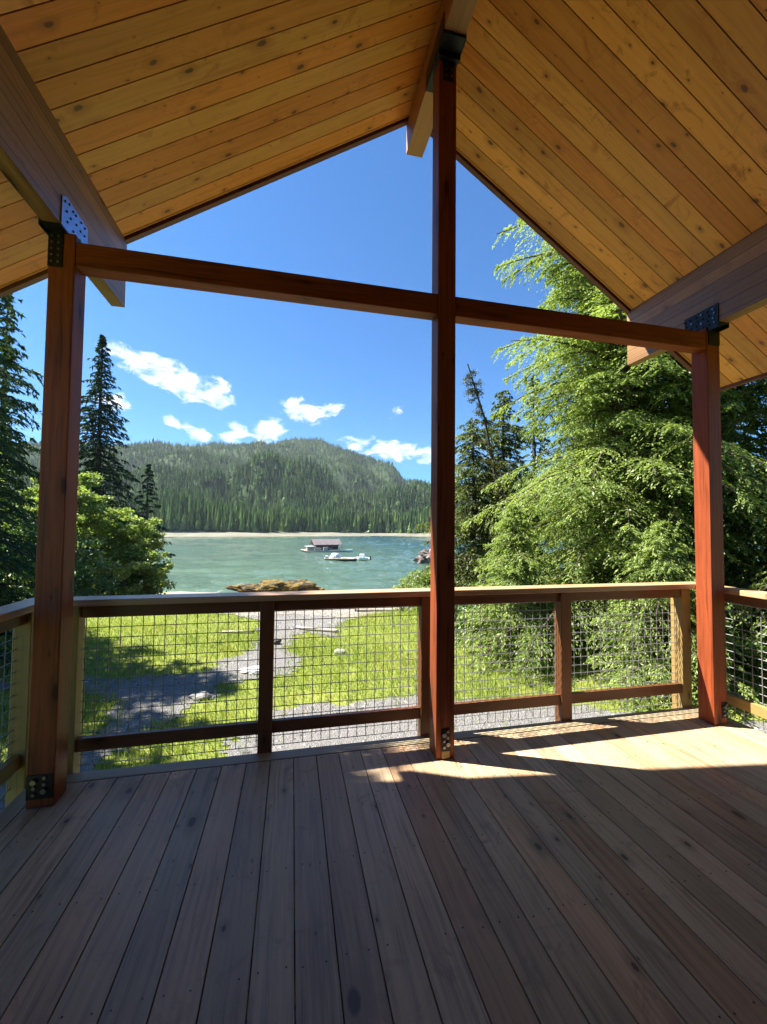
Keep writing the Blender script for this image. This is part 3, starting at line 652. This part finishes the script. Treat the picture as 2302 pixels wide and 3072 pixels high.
# --- right: big hemlock and neighbours
HG = 'hemlocks crowding the porch side'
tree('hemlock_tree', 7.35, 7.8, 19, lambda t: .172*(1-t**2.6)*(.78+.22*math.sin(t*41))*(1+.25*max(0, .2-t)/.2), mt_hem, 'tallest bright green hemlock with drooping sprays, trunk just inside the corner post', 'tree', HG,
     nb=880, twig_sp=.085, nleaf=15, ll=.034, lw=.0135, e0=.40, droop=.48, z0=.02, tdroop=.42, seed=3, tb=.62)
tree('hemlock_tree', 9.2, 7.4, 16, lambda t: .19*(1-t**2.2)*(.8+.2*math.sin(t*37)), mt_hem, 'bright hemlock pressed between the tallest one and the corner post', 'tree', HG,
     nb=480, twig_sp=.10, nleaf=14, ll=.040, lw=.015, e0=.3, droop=.45, z0=.02, tdroop=.4, seed=4, tb=.5)
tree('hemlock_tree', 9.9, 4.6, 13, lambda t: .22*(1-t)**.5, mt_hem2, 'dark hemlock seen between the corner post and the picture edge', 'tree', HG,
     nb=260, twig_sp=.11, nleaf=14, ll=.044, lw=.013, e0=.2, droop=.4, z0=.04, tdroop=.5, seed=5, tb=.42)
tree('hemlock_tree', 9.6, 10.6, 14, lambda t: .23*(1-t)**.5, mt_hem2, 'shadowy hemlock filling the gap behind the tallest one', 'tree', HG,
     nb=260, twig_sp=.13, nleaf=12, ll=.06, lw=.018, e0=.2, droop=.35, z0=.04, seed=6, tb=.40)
tree('hemlock_sapling', 4.55, 7.75, 3.3, lambda t: .42*(1-t)**.6, mt_hem, 'young yellow-green hemlock spreading low beside the centre post', 'tree', HG,
     nb=190, twig_sp=.06, nleaf=14, ll=.028, lw=.0095, e0=.25, droop=.35, z0=.05, tdroop=.5, seed=8, tb=.72)
tree('hemlock_sapling', 6.0, 5.6, 2.9, lambda t: .46*(1-t)**.55, mt_hem, 'low hemlock with light fresh tips above the right half of the front rail', 'tree', HG,
     nb=140, twig_sp=.065, nleaf=14, ll=.030, lw=.0095, e0=.2, droop=.35, z0=.08, tdroop=.5, seed=9, tb=.68)
tree('hemlock_sapling', 7.6, 3.9, 3.4, lambda t: .36*(1-t)**.55, mt_hem, 'low hemlock behind the side railing beyond the corner post', 'tree', HG,
     nb=130, twig_sp=.07, nleaf=14, ll=.032, lw=.010, e0=.2, droop=.35, z0=.08, tdroop=.5, seed=12, tb=.6)
SG = 'spruces standing on the point'
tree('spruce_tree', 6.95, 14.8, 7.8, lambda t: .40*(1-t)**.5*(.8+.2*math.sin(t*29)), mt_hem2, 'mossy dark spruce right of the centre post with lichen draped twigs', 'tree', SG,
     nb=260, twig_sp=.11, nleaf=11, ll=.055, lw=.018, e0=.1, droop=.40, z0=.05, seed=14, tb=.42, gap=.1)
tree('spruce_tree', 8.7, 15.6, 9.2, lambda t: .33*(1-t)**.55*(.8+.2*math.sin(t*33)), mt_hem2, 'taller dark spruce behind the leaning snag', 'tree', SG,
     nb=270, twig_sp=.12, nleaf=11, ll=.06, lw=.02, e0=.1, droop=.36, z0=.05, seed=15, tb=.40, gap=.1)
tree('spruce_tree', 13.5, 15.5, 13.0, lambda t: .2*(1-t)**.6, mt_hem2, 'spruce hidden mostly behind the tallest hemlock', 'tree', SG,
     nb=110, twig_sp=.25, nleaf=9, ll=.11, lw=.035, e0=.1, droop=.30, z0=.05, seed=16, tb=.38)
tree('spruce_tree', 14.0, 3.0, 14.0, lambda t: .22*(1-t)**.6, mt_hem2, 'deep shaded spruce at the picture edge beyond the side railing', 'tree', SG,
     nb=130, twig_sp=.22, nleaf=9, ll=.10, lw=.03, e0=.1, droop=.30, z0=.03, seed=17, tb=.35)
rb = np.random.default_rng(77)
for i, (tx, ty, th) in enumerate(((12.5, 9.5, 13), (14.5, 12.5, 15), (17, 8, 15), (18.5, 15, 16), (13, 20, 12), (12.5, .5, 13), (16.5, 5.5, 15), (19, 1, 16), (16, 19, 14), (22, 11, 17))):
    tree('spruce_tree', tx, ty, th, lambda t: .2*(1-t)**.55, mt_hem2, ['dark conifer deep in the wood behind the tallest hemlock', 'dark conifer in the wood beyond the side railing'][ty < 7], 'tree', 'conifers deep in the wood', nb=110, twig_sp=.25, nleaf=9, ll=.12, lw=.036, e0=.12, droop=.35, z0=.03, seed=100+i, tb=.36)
# leaning snag
def snag():
    x, y = 7.75, 13.2; z = zs(x, y)-.1
    t = empty('dead_snag', (x, y, z)); tag(t, 'bare leaning dead snag with moss and stubby twigs against the blue sky', 'dead tree')
    h = 8.9; rr = np.random.default_rng(4); d = MB(); pts = []
    for k in range(10):
        f = k/9; pts.append((x-.55*f-1.15*f**2+.05*math.sin(k*2), y+.1*f, z+h*f))
    d.tube(pts, [.11*(1-.8*k/9) for k in range(10)], 8)
    C = []
    for i in range(34):
        f = rr.uniform(.25, .99); b = Vector(pts[int(f*9)]).lerp(Vector(pts[min(9, int(f*9)+1)]), f*9-int(f*9)); az = rr.uniform(0, 6.28); L = rr.uniform(.25, 1.1)*(1.15-f)+.12
        p1 = b+Vector((math.cos(az)*L*.5, math.sin(az)*L*.5, -.05*L)); p2 = b+Vector((math.cos(az)*L, math.sin(az)*L, -.28*L+rr.uniform(-.05, .15)))
        d.tube([b, p1, p2], [.02, .014, .006], 4)
        for q in np.linspace(.15, 1, 7): C.append(list(b.lerp(p2, q)))
    for q in rr.uniform(.2, 1, 60): C.append([pts[int(q*9)][0], pts[int(q*9)][1], pts[int(q*9)][2]])
    d.build('trunk', mt_bark, t)
    C = np.repeat(np.array(C), 14, 0)+rr.normal(0, .05, (len(C)*14, 3))-np.array([0, 0, 1])*np.abs(rr.normal(0, .06, (len(C)*14, 1)))
    D = rr.normal(0, .5, C.shape)-UP*.6; D /= np.linalg.norm(D, axis=1, keepdims=True)
    link('crown', quads_mesh('crown', leaf_quads(C, D, rr.normal(0, 1, C.shape), rr.uniform(.02, .06, len(C)), rr.uniform(.008, .02, len(C))), 4, rr.random(len(C))*.9), mt_moss, t)
snag()
# --- left conifers
LG = 'conifers at the left of the bay'
tree('spruce_tree', -12.2, 13.6, 14.5, conic(.22, .75, .05), mt_spr, 'broad spruce cut by the picture edge, left of the outer post', 'tree', LG, nb=190, twig_sp=.17, nleaf=10, ll=.075, lw=.022, e0=.15, droop=.32, z0=.04, seed=21, tb=.5, gap=.05)
tree('spruce_tree', -12.0, 19.0, 15.3, conic(.20, .8, .05), mt_spr, 'spruce with open pointed top just left of the outer post', 'tree', LG, nb=170, twig_sp=.22, nleaf=9, ll=.10, lw=.028, e0=.15, droop=.3, z0=.05, seed=22, tb=.55, gap=.12)
tree('spruce_tree', -15.1, 36.2, 20.6, conic(.205, .74, .06), mt_spr2, 'tall narrow dark spruce rising above the hills at the inner side of the outer post', 'tree', LG, nb=330, twig_sp=.24, nleaf=9, ll=.15, lw=.042, e0=.16, droop=.34, z0=.10, seed=23, tb=.45, gap=.08)
tree('spruce_tree', -21.5, 36, 22.0, conic(.18, .75, .06), mt_spr2, 'spruce behind the outer post beside the tall narrow one', 'tree', LG, nb=150, twig_sp=.36, nleaf=8, ll=.2, lw=.06, e0=.12, droop=.28, z0=.08, seed=24, tb=.45, gap=.1)
tree('spruce_tree', -11.1, 35.0, 10.4, conic(.24, .8, .08), mt_spr2, 'small dark spruce poking above the alder', 'tree', LG, nb=90, twig_sp=.26, nleaf=8, ll=.14, lw=.045, e0=.15, droop=.25, z0=.08, seed=25, tb=.55, gap=.08)
tree('spruce_tree', -14.6, 21.5, 15.5, conic(.22, .7, .05), mt_spr, 'dark spruce filling the gap right behind the outer post', 'tree', LG, nb=240, twig_sp=.19, nleaf=10, ll=.10, lw=.028, e0=.15, droop=.32, z0=.03, seed=46, tb=.45)
# out of frame trees over the left side that throw the shade on path and deck
tree('spruce_tree', -8.6, 9.0, 12.0, conic(.20, .8, .05), mt_spr, 'dark spruce standing in the thicket close to the left railing', 'tree', LG, nb=150, twig_sp=.17, nleaf=9, ll=.08, lw=.024, e0=.15, droop=.3, z0=.05, seed=27, tb=.5)

def bush(name, x, y, rx, ry, h, nclump, nl, mat, label, cat, group, ll=.05, lw=.03, seed=0, clump=.3, base=None, stems=7, tb=.5, low=0.0):
    R = np.random.default_rng(seed); z = (zs(x, y)-.05) if base is None else base
    t = empty(name, (x, y, z)); tag(t, label, cat, group); d = MB(); cs = []
    for i in range(nclump):
        u = R.normal(0, 1, 3); u /= np.linalg.norm(u); rad = R.uniform(.45, 1.05); ct = low+(1-low)*(u[2]*.5+.5)
        cs.append((x+u[0]*rx*rad*(1-.35*ct**2), y+u[1]*ry*rad*(1-.35*ct**2), z+h*np.clip(ct*R.uniform(.8, 1.08), .04, 1.1)))
    cs = np.array(cs)
    for i in range(stems):
        c = cs[R.integers(nclump)]; m_ = (c[0]*.5+x*.5+R.uniform(-.1, .1)*rx, c[1]*.5+y*.5, z+(c[2]-z)*.6)
        r_ = .012+.012*h; d.tube([(x+R.uniform(-.1, .1)*rx, y+R.uniform(-.1, .1)*ry, z), m_, tuple(c)], [r_, r_*.6, r_*.2], 6)
    n = nclump*nl; ids = np.repeat(np.arange(nclump), nl); off = R.normal(0, 1, (n, 3)); off /= np.linalg.norm(off, axis=1, keepdims=True); off *= (R.random(n)**.45)[:, None]*clump*np.repeat(R.uniform(.6, 1.3, nclump), nl)[:, None]
    C = cs[ids]+off*np.array([1.15, 1.15, .6])
    N = UP*.9+R.normal(0, .5, (n, 3)); D = np.cross(N, R.normal(0, 1, (n, 3))); D[:, 2] -= .25; D /= np.linalg.norm(D, axis=1, keepdims=True)
    k = R.uniform(.6, 1.3, n); T = np.clip(np.repeat(R.normal(tb, .12, nclump), nl)+R.normal(0, .16, n), 0, .93)
    d.build('trunk', mt_bark, t, smooth=True); link('crown', quads_mesh('crown', leaf_quads(C, D, N, ll*k, lw*k), 4, T), mat, t); return t
bush('alder_tree', -12.7, 27.4, 3.9, 3.3, 6.9, 190, 150, mt_ald, 'round light green alder overhanging the water left of the bay', 'tree', 'broadleaf trees', .095, .068, 31, .50, stems=12, tb=.55)
bush('alder_tree', -9.4, 28.2, 1.9, 1.9, 5.2, 110, 100, mt_ald, 'light green alder lobe standing out against the far shore', 'tree', 'broadleaf trees', .09, .065, 45, .45, stems=10, tb=.65)
bush('alder_tree', -8.9, 26.6, 1.9, 1.9, 3.2, 80, 110, mt_ald, 'low alder branches reaching out over the water edge', 'tree', 'broadleaf trees', .09, .065, 32, .5, stems=8, tb=.6)
bush('alder_tree', -16.5, 24.5, 3.2, 3.0, 6.6, 190, 120, mt_sal, 'darker green alder pressed behind the outer post', 'tree', 'broadleaf trees', .09, .065, 33, .6, stems=12, tb=.4)
bush('alder_tree', -9.6, 12.0, 2.3, 2.2, 6.0, 210, 130, mt_ald, 'yellow-green alder at the picture edge under the broad spruce', 'tree', 'broadleaf trees', .06, .042, 34, .42, stems=10, tb=.45)
UG = 'bushes around the porch'
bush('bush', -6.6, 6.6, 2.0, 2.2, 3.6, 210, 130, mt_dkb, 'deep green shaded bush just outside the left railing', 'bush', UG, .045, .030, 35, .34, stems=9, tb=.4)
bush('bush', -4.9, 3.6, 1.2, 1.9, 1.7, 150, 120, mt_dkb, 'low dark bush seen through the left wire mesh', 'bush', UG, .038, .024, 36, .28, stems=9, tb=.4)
bush('bush', -9.0, 17.0, 2.6, 2.4, 3.0, 150, 120, mt_sal, 'mid green bush below the pointed spruce', 'bush', UG, .06, .042, 37, .45, stems=9, tb=.45)
bush('bush', 5.5, 9.2, 1.7, 1.6, 1.7, 190, 130, mt_sal, 'leafy bush behind the wire mesh right of the centre post', 'bush', UG, .030, .020, 38, .26, stems=9, tb=.5)
bush('bush', 7.0, 6.3, 1.5, 1.5, 1.0, 150, 120, mt_sal, 'low leafy shrub at the foot of the tallest hemlock', 'bush', UG, .030, .020, 39, .24, stems=9, tb=.45)
bush('bush', 4.1, 9.8, 1.0, 1.0, .9, 90, 120, mt_sal, 'small shrub at the edge of the lawn by the centre post', 'bush', UG, .028, .02, 40, .22, stems=8, tb=.65)
bush('bush', 5.5, 15.0, 1.8, 1.8, 1.7, 110, 120, mt_ald, 'pale green shrub on the bank below the mossy spruce', 'bush', UG, .05, .035, 41, .36, stems=8, tb=.6)
bush('alder_tree', -7.4, 4.6, 2.4, 3.6, 12.9, 400, 120, mt_sal, 'tall alder standing over the left railing', 'tree', 'broadleaf trees', .085, .06, 43, .5, stems=14, tb=.45, low=.15)
tree('spruce_tree', -6.9, 9.6, 9.6, conic(.27, .6, .05), mt_spr, 'dense young spruce at the picture edge over the shaded path', 'tree', LG, nb=300, twig_sp=.10, nleaf=12, ll=.045, lw=.014, e0=.2, droop=.4, z0=.02, seed=44, tb=.6)
bush('bush', 7.4, 2.2, 1.4, 1.6, 2.0, 150, 120, mt_sal, 'leafy bush outside the right side railing', 'bush', UG, .034, .022, 42, .28, stems=9, tb=.45)

# --- grass
def grass():
    n = 330000; X = rng.uniform(-13, 12, n); Y = rng.uniform(3.2, 16.5, n)
    far = np.hypot(X, Y); keep = (grassy(X, Y) | ((grassy(X+.22, Y) | grassy(X-.22, Y) | grassy(X, Y+.3) | grassy(X, Y-.3)) & (rng.random(n) < .35)) | ((rng.random(n) < .07) & (np.sin(X*2.1)*np.sin(Y*1.7+X) > -.2))) & (Y < 15.5) & (rng.random(n) < np.clip(1.25-far*.05, .35, 1)); keep &= (X > -6-.0*Y) | (rng.random(n) < .35)
    patch = wob(X, Y, 1.1, .5)+wob(Y, X, 2.7, .3); keep &= rng.random(n) < np.clip(.85+patch*.5, .25, 1)
    X, Y, patch = X[keep], Y[keep], patch[keep]; n = len(X); Z = zg(X, Y)
    h = rng.uniform(.035, .11, n)*(1+.5*np.clip(patch, 0, 1)); a = rng.uniform(0, 6.28, n); w = rng.uniform(.004, .009, n)
    b = rng.normal(0, .35, (n, 2))*h[:, None]
    P0 = np.stack([X-np.cos(a)*w, Y-np.sin(a)*w, Z-.01], -1); P1 = np.stack([X+np.cos(a)*w, Y+np.sin(a)*w, Z-.01], -1)
    P2 = np.stack([X+b[:, 0], Y+b[:, 1], Z+h], -1)
    T = np.clip(.40+patch*.34+.22*np.sin(X*.9+2*np.sin(Y*.6))*np.sin(Y*.8)+rng.normal(0, .2, n), 0, .93); T = np.where(rng.random(n) < .05+.22*(np.sin(X*1.7+1)*np.sin(Y*1.3+X*.4) > .55), 1, T)
    return quads_mesh('grass', np.stack([P0, P1, P2], 1).reshape(-1, 3), 3, T)
g = link('grass', grass(), mt_grass); tag(g, 'short bright green grass on the lawn between porch and beach', 'grass', kind='stuff')

# --- stones, driftwood, rocks
def rock_mesh(name, x, y, z, sx, sy, sz, seed, mat, parent=None, sub=3, amp=.35, fr=1.2):
    bm = bmesh.new(); bmesh.ops.create_icosphere(bm, subdivisions=sub, radius=1)
    for v in bm.verts:
        c = v.co.copy(); nz = mnoise.fractal(c*fr+Vector((seed*7.1, seed*3.3, 0)), 1.0, 2.0, 5); k = 1+amp*nz
        v.co = Vector((x+c.x*sx*k, y+c.y*sy*k, z+c.z*sz*k))
    me = bpy.data.meshes.new(name); bm.to_mesh(me); bm.free(); return link(name, me, mat, parent)
o = rock_mesh('rock_outcrop', -1.7, 49.5, -6.35, 5.0, 3.0, 1.35, 3, mt_rock, sub=5, amp=.45, fr=1.8); tag(o, 'dark rock covered in golden rockweed at the water edge, above the rail', 'rock')
o = rock_mesh('rock_outcrop', 15.2, 32.8, -3.1, 2.0, 2.4, 2.1, 5, mt_rock2, sub=5, amp=.5, fr=2.0); tag(o, 'pinkish grey shore rock just right of the centre post', 'rock')
o = rock_mesh('rock_outcrop', 33.6, 95, -6.4, 3.6, 3.6, 2.2, 6, mt_rock2, sub=5, amp=.5, fr=2.0); tag(o, 'brown rock jutting into the water just left of the centre post', 'rock')
o = rock_mesh('rock_outcrop', -7.6, 48.6, -6.9, 3.4, 1.6, .75, 15, plain('wet_rock', (.05, .045, .04), .5, 0, .5, .4, 3, .5), sub=4, amp=.5, fr=2.0); tag(o, 'low dark wet rocks at the waterline beside the alder', 'rock')
o = rock_mesh('stone', -.31, 9.76, zs(-.31, 9.76)+.05, .10, .08, .085, 7, plain('dark_stone', (.06, .05, .05), .7)); tag(o, 'dark round stone beside the rail post on the gravel path', 'stone', 'stones on the path')
o = rock_mesh('stone', -1.32, 6.78, zs(-1.32, 6.78)+.02, .16, .10, .06, 8, mt_stone); tag(o, 'flat grey stone where the shaded path meets the grass', 'stone', 'stones on the path')
o = rock_mesh('stone', -.60, 7.80, zs(-.6, 7.8)+.03, .24, .15, .07, 9, mt_pale); tag(o, 'whitish flat stone on the sunlit part of the path', 'stone', 'stones on the path')
o = rock_mesh('stone', 1.05, 8.9, zs(1.05, 8.9)+.02, .12, .10, .05, 10, mt_stone); tag(o, 'small grey stone lying in the lawn', 'stone', 'stones on the path')
def log(x0, y0, x1, y1, r, lab, seed):
    d = MB(); n = 8; R = random.Random(seed); pts = []
    for k in range(n):
        f = k/(n-1); x, y = x0+(x1-x0)*f, y0+(y1-y0)*f+R.uniform(-.02, .02); pts.append((x, y, zs(x, y)+r*.8))
    d.tube(pts, [r*R.uniform(.8, 1.1) for _ in range(n)], 8); o = d.build('driftwood_log', mt_drift, None, smooth=True); tag(o, lab, 'driftwood', 'driftwood by the lawn')
log(-1.7, 11.15, -.9, 10.9, .035, 'thin pale driftwood stick at the end of the left lawn', 1)
log(.15, 11.1, 1.2, 10.6, .05, 'bleached driftwood log lying across the top of the path', 2)
log(-3.0, 14.4, -.2, 14.9, .06, 'long grey driftwood log on the gravel beach', 3)
log(2.3, 14.8, 4.4, 15.6, .07, 'driftwood log on the beach behind the right lawn', 4)
def pebbles():
    n = 5200; X = rng.uniform(-6, 7, n); Y = rng.uniform(3.4, 17, n); k = ~grassy(X, Y); X, Y = X[k], Y[k]; n = len(X); Z = zg(X, Y)+.008
    s = rng.uniform(.008, .028, n)*(1+.5*(Y > 11)); Vs = []; base_ = np.array([(1, 0, 0), (0, 1, 0), (-1, 0, 0), (0, -1, 0), (0, 0, .75)], float)
    a = rng.uniform(0, 6.28, n); out = []
    for f in ((0, 1, 4), (1, 2, 4), (2, 3, 4), (3, 0, 4)):
        for i in f:
            bx, by, bz = base_[i]; sx = s*rng.uniform(.8, 1.2)*1.3
            out.append(np.stack([X+(np.cos(a)*bx*sx-np.sin(a)*by*s), Y+(np.sin(a)*bx*sx+np.cos(a)*by*s), Z+bz*s], -1))
    V = np.stack(out, 1).reshape(-1, 3); return quads_mesh('gravel', V, 3, np.repeat(rng.random(n), 4))
m = M('loose_stones'); tn = m.n('ShaderNodeAttribute', attribute_name='tint').outputs['Fac']
g = link('gravel', pebbles(), m.pbr(m.ramp(tn, [(0, (.10, .09, .09)), (.6, (.28, .26, .25)), (1, (.55, .52, .50))]), .8)); tag(g, 'loose stones scattered over the gravel path and beach', 'gravel', kind='stuff')

# ------------------------------------------------------------------ things on the water
def local(obj_fn, x, y, yaw):
    pass
def floathouse():
    x, y = .219*140+.976*(1085-1151)/1218*140, .976*140-.219*(1085-1151)/1218*140   # ~ (23, 138)
    t = empty('floating_cabin', (0, 0, 0)); tag(t, 'brown floating cabin with grey gable roof on a log raft in the bay', 'floathouse')
    siding = plain('dark_siding', (.09, .055, .045), .7, 0, .3, .3, 2); roofm = plain('weathered_roof', (.15, .13, .135), .7, 0, .3, .2, 1); logm = mt_drift; pale = plain('pale_siding', (.40, .33, .29), .7, 0, .3, .3, 1.5); dk = plain('dark_opening', (.012, .012, .015), .3)
    white = plain('white_trim', (.75, .75, .74), .5)
    d = MB()
    for k in range(11): d.tube([(-7.2+.1*(k % 3), -3.6+.7*k, .22), (4.6-.2*(k % 2), -3.6+.7*k, .22)], [.36, .30], 9)
    d.build('raft', logm, t)
    d = MB(); d.box(-7, 4.4, -3.8, 4.0, .5, .62); d.build('raft_deck', logm, t)
    d = MB(); d.box(-3.4, 3.6, -1.9, 2.6, .62, 2.5); d.build('wall', siding, t)
    d = MB(); d.box(-3.46, -3.41, -1.95, 2.65, .62, 2.5, 0)
    b = len(d.v); d.v += [(-3.46, -1.95, 2.5), (-3.46, 2.65, 2.5), (-3.46, .35, 3.85), (-3.41, -1.95, 2.5), (-3.41, 2.65, 2.5), (-3.41, .35, 3.85)]
    for f in ((0, 1, 2), (5, 4, 3), (0, 2, 5, 3), (2, 1, 4, 5), (0, 3, 4, 1)): d.add(tuple(b+i for i in f))
    d.build('gable_wall', siding, t)
    for sgn in (-1, 1):
        d = MB(); yb = .35+sgn*3.0; za, zb_ = 3.95, 2.25
        q = [(-4.4, .35, za), (4.8, .35, za), (4.8, yb, zb_), (-4.4, yb, zb_)]
        if sgn > 0: q = q[::-1]
        d.quadbox([(a_, b_, c_-.12) for a_, b_, c_ in q]+q, (1, 0, 0)); d.build('roof', roofm, t)
    for (a, b_) in ((-1.9, -.9), (.2, 1.5)):
        d = MB(); d.box(a, b_, -1.95, -1.905, 1.15, 2.1); w_ = d.build('window', dk, t)
        d = MB(); d.box(a-.1, b_+.1, -1.965, -1.952, 2.1, 2.2); o = d.build('window_head', white, None); o.parent = w_
        d = MB(); d.box(a-.1, b_+.1, -1.965, -1.952, 1.05, 1.15); o = d.build('window_sill', white, None); o.parent = w_
    d = MB(); d.box(2.2, 3.1, -1.95, -1.905, .62, 2.3); d.build('door', dk, t)
    d = MB(); d.box(-3.5, -3.465, -.5, 1.1, 1.1, 2.1); d.build('window', dk, t)
    for px in (-.4, 1.4, 3.3, 4.6): d = MB(); d.box(px, px+.12, -2.75, -2.63, .62, 2.42); d.build('porch_post', siding, t)
    # shed and stores at the left of the raft
    d = MB(); d.box(-6.6, -4.4, -3.0, -.8, .62, 1.75); d.build('store_box', pale, t)
    d = MB(); d.box(-6.8, -4.2, -3.2, -.6, 1.752, 1.86); d.build('store_box_lid', white, t)
    d = MB(); d.box(-1.6, -.2, -3.5, -2.5, .62, 1.5); d.box(-3.9, -2.4, -3.4, -2.4, .62, 1.35); d.build('crate', pale, t)
    d = MB(); d.tube([(-7.1, -3.4, .6), (-7.3, -3.6, 1.9)], [.06, .05], 6); d.build('mooring_pole', siding, t)
    t.location = (11.2, 141, WATER); t.rotation_euler.z = .22; t.scale = (1.08, 1.08, 1.08)
    # skiff tied behind
    s = empty('skiff', (0, 0, 0)); tag(s, 'white open skiff tied at the right end of the floating cabin', 'boat', 'boats in the bay')
    hull(s, 4.6, 1.7, .75, plain('skiff_white', (.78, .80, .82), .35), plain('skiff_inside', (.35, .40, .45), .5)); s.location = (18.4, 139.4, WATER); s.rotation_euler.z = -.1
def hull(t, L, W, H, mat, mat2, cabin=False):
    V = []; F = []; n = 11
    for i in range(n):
        f = i/(n-1); x = L*(f-.5); w = W/2*(1-max(0, (f-.45)/.55)**2.2)*(.9+.1*min(1, f*4)); sheer = H*(1+.35*max(0, f-.4)**1.5)
        V += [(x, -w, sheer), (x, -w*.72, .12), (x, 0, -.15*(1-f)), (x, w*.72, .12), (x, w, sheer), (x, w*.9, sheer-.02), (x, w*.75, .3), (x, -w*.75, .3), (x, -w*.9, sheer-.02)]
    m_ = 9
    for i in range(n-1):
        for j in range(m_): a = i*m_+j; b = i*m_+(j+1) % m_; F.append((a, a+m_, b+m_, b))
    F.append(tuple(range(m_)))
    me = bpy.data.meshes.new('hull'); me.from_pydata(V, [], F); me.update(); link('hull', me, mat, t)
    for xx_ in (-L*.28, 0, L*.2): d = MB(); d.box(xx_, xx_+.25, -W*.36, W*.36, H*.62, H*.68, ax=1); d.build('bench', mat2, t)
    d = MB(); d.box(-L/2-.28, -L/2-.01, -.18, .18, .1, H+.35); d.build('outboard_motor', mt_steel, t)
    if cabin:
        d = MB(); d.box(-L*.10, L*.24, -W*.33, W*.33, H*.6, H+.85); d.build('cabin', mat, t, .05)
        d = MB(); d.box(-L*.08, L*.22, -W*.335, -W*.332, H+.25, H+.7); d.box(L*.241, L*.244, -W*.28, W*.28, H+.25, H+.7); d.build('window', plain('boat_glass', (.03, .05, .07), .1), t)
        d = MB(); d.tube([(0, 0, H+.85), (0, 0, H+1.9)], [.025, .02], 5); d.build('mast', mat2, t)
def barge():
    t = empty('work_float', (0, 0, 0)); tag(t, 'low pale work float with tarp covered gear, moored nearer than the cabin', 'float')
    V = [(-4.2, -1.5, .05), (3.3, -1.5, .05), (4.3, 1.6, .05), (-4.2, 1.6, .05)]
    d = MB(); dark = plain('float_hull', (.02, .018, .018), .5); pale = plain('float_deck', (.62, .52, .42), .75, 0, .3, .25, 2)
    d.quadbox([(-3.7, -1.4, -.2), (2.6, -1.4, -.2), (3.6, 1.5, -.2), (-4.0, 1.5, -.2), (-4.2, -1.6, .22), (2.9, -1.6, .22), (4.3, 1.7, .22), (-4.4, 1.7, .22)], (1, 0, 0)); d.build('hull', dark, t)
    d = MB(); d.quadbox([(-4.2, -1.6, .223), (2.9, -1.6, .223), (4.3, 1.7, .223), (-4.4, 1.7, .223), (-4.2, -1.6, .52), (2.9, -1.6, .52), (4.3, 1.7, .52), (-4.4, 1.7, .52)], (1, 0, 0)); d.build('deck', pale, t, .04)
    gm_ = plain('grey_gear', (.45, .47, .50), .6)
    d = MB(); d.box(-4.1, -3.2, -1.4, -.8, .523, .95); d.build('gear_box', gm_, t); d = MB(); d.box(-4.2, -3.5, .2, 1.2, .523, 1.05); d.build('gear_box', gm_, t)
    d = MB(); d.box(.2, 1.6, -1.1, .2, .523, .68); d.box(-.9, -.2, -1.3, -.4, .523, .75); d.build('lumber', mt_drift, t)
    t.location = (12.9+10.4, 104.2-.2, WATER); t.location = (12.5, 104.8, WATER); t.rotation_euler.z = -.15
    o = rock_mesh('tarp', 0, 0, 0, 1.35, 1.1, .75, 14, plain('blue_grey_tarp', (.33, .42, .50), .55), None, 4, .28, 1.5); o.location = (11.1, 105.1, WATER+.95); tag(o, 'bluish grey tarp heaped over gear on the work float', 'tarp')
    s = empty('cabin_boat', (0, 0, 0)); tag(s, 'small white cabin boat moored at the right end of the work float', 'boat', 'boats in the bay')
    hull(s, 3.6, 1.6, .7, plain('boat_white', (.80, .82, .82), .3), plain('boat_trim', (.5, .52, .55), .5), True); s.location = (18.0, 103.9, WATER); s.rotation_euler.z = 2.6
floathouse(); barge()
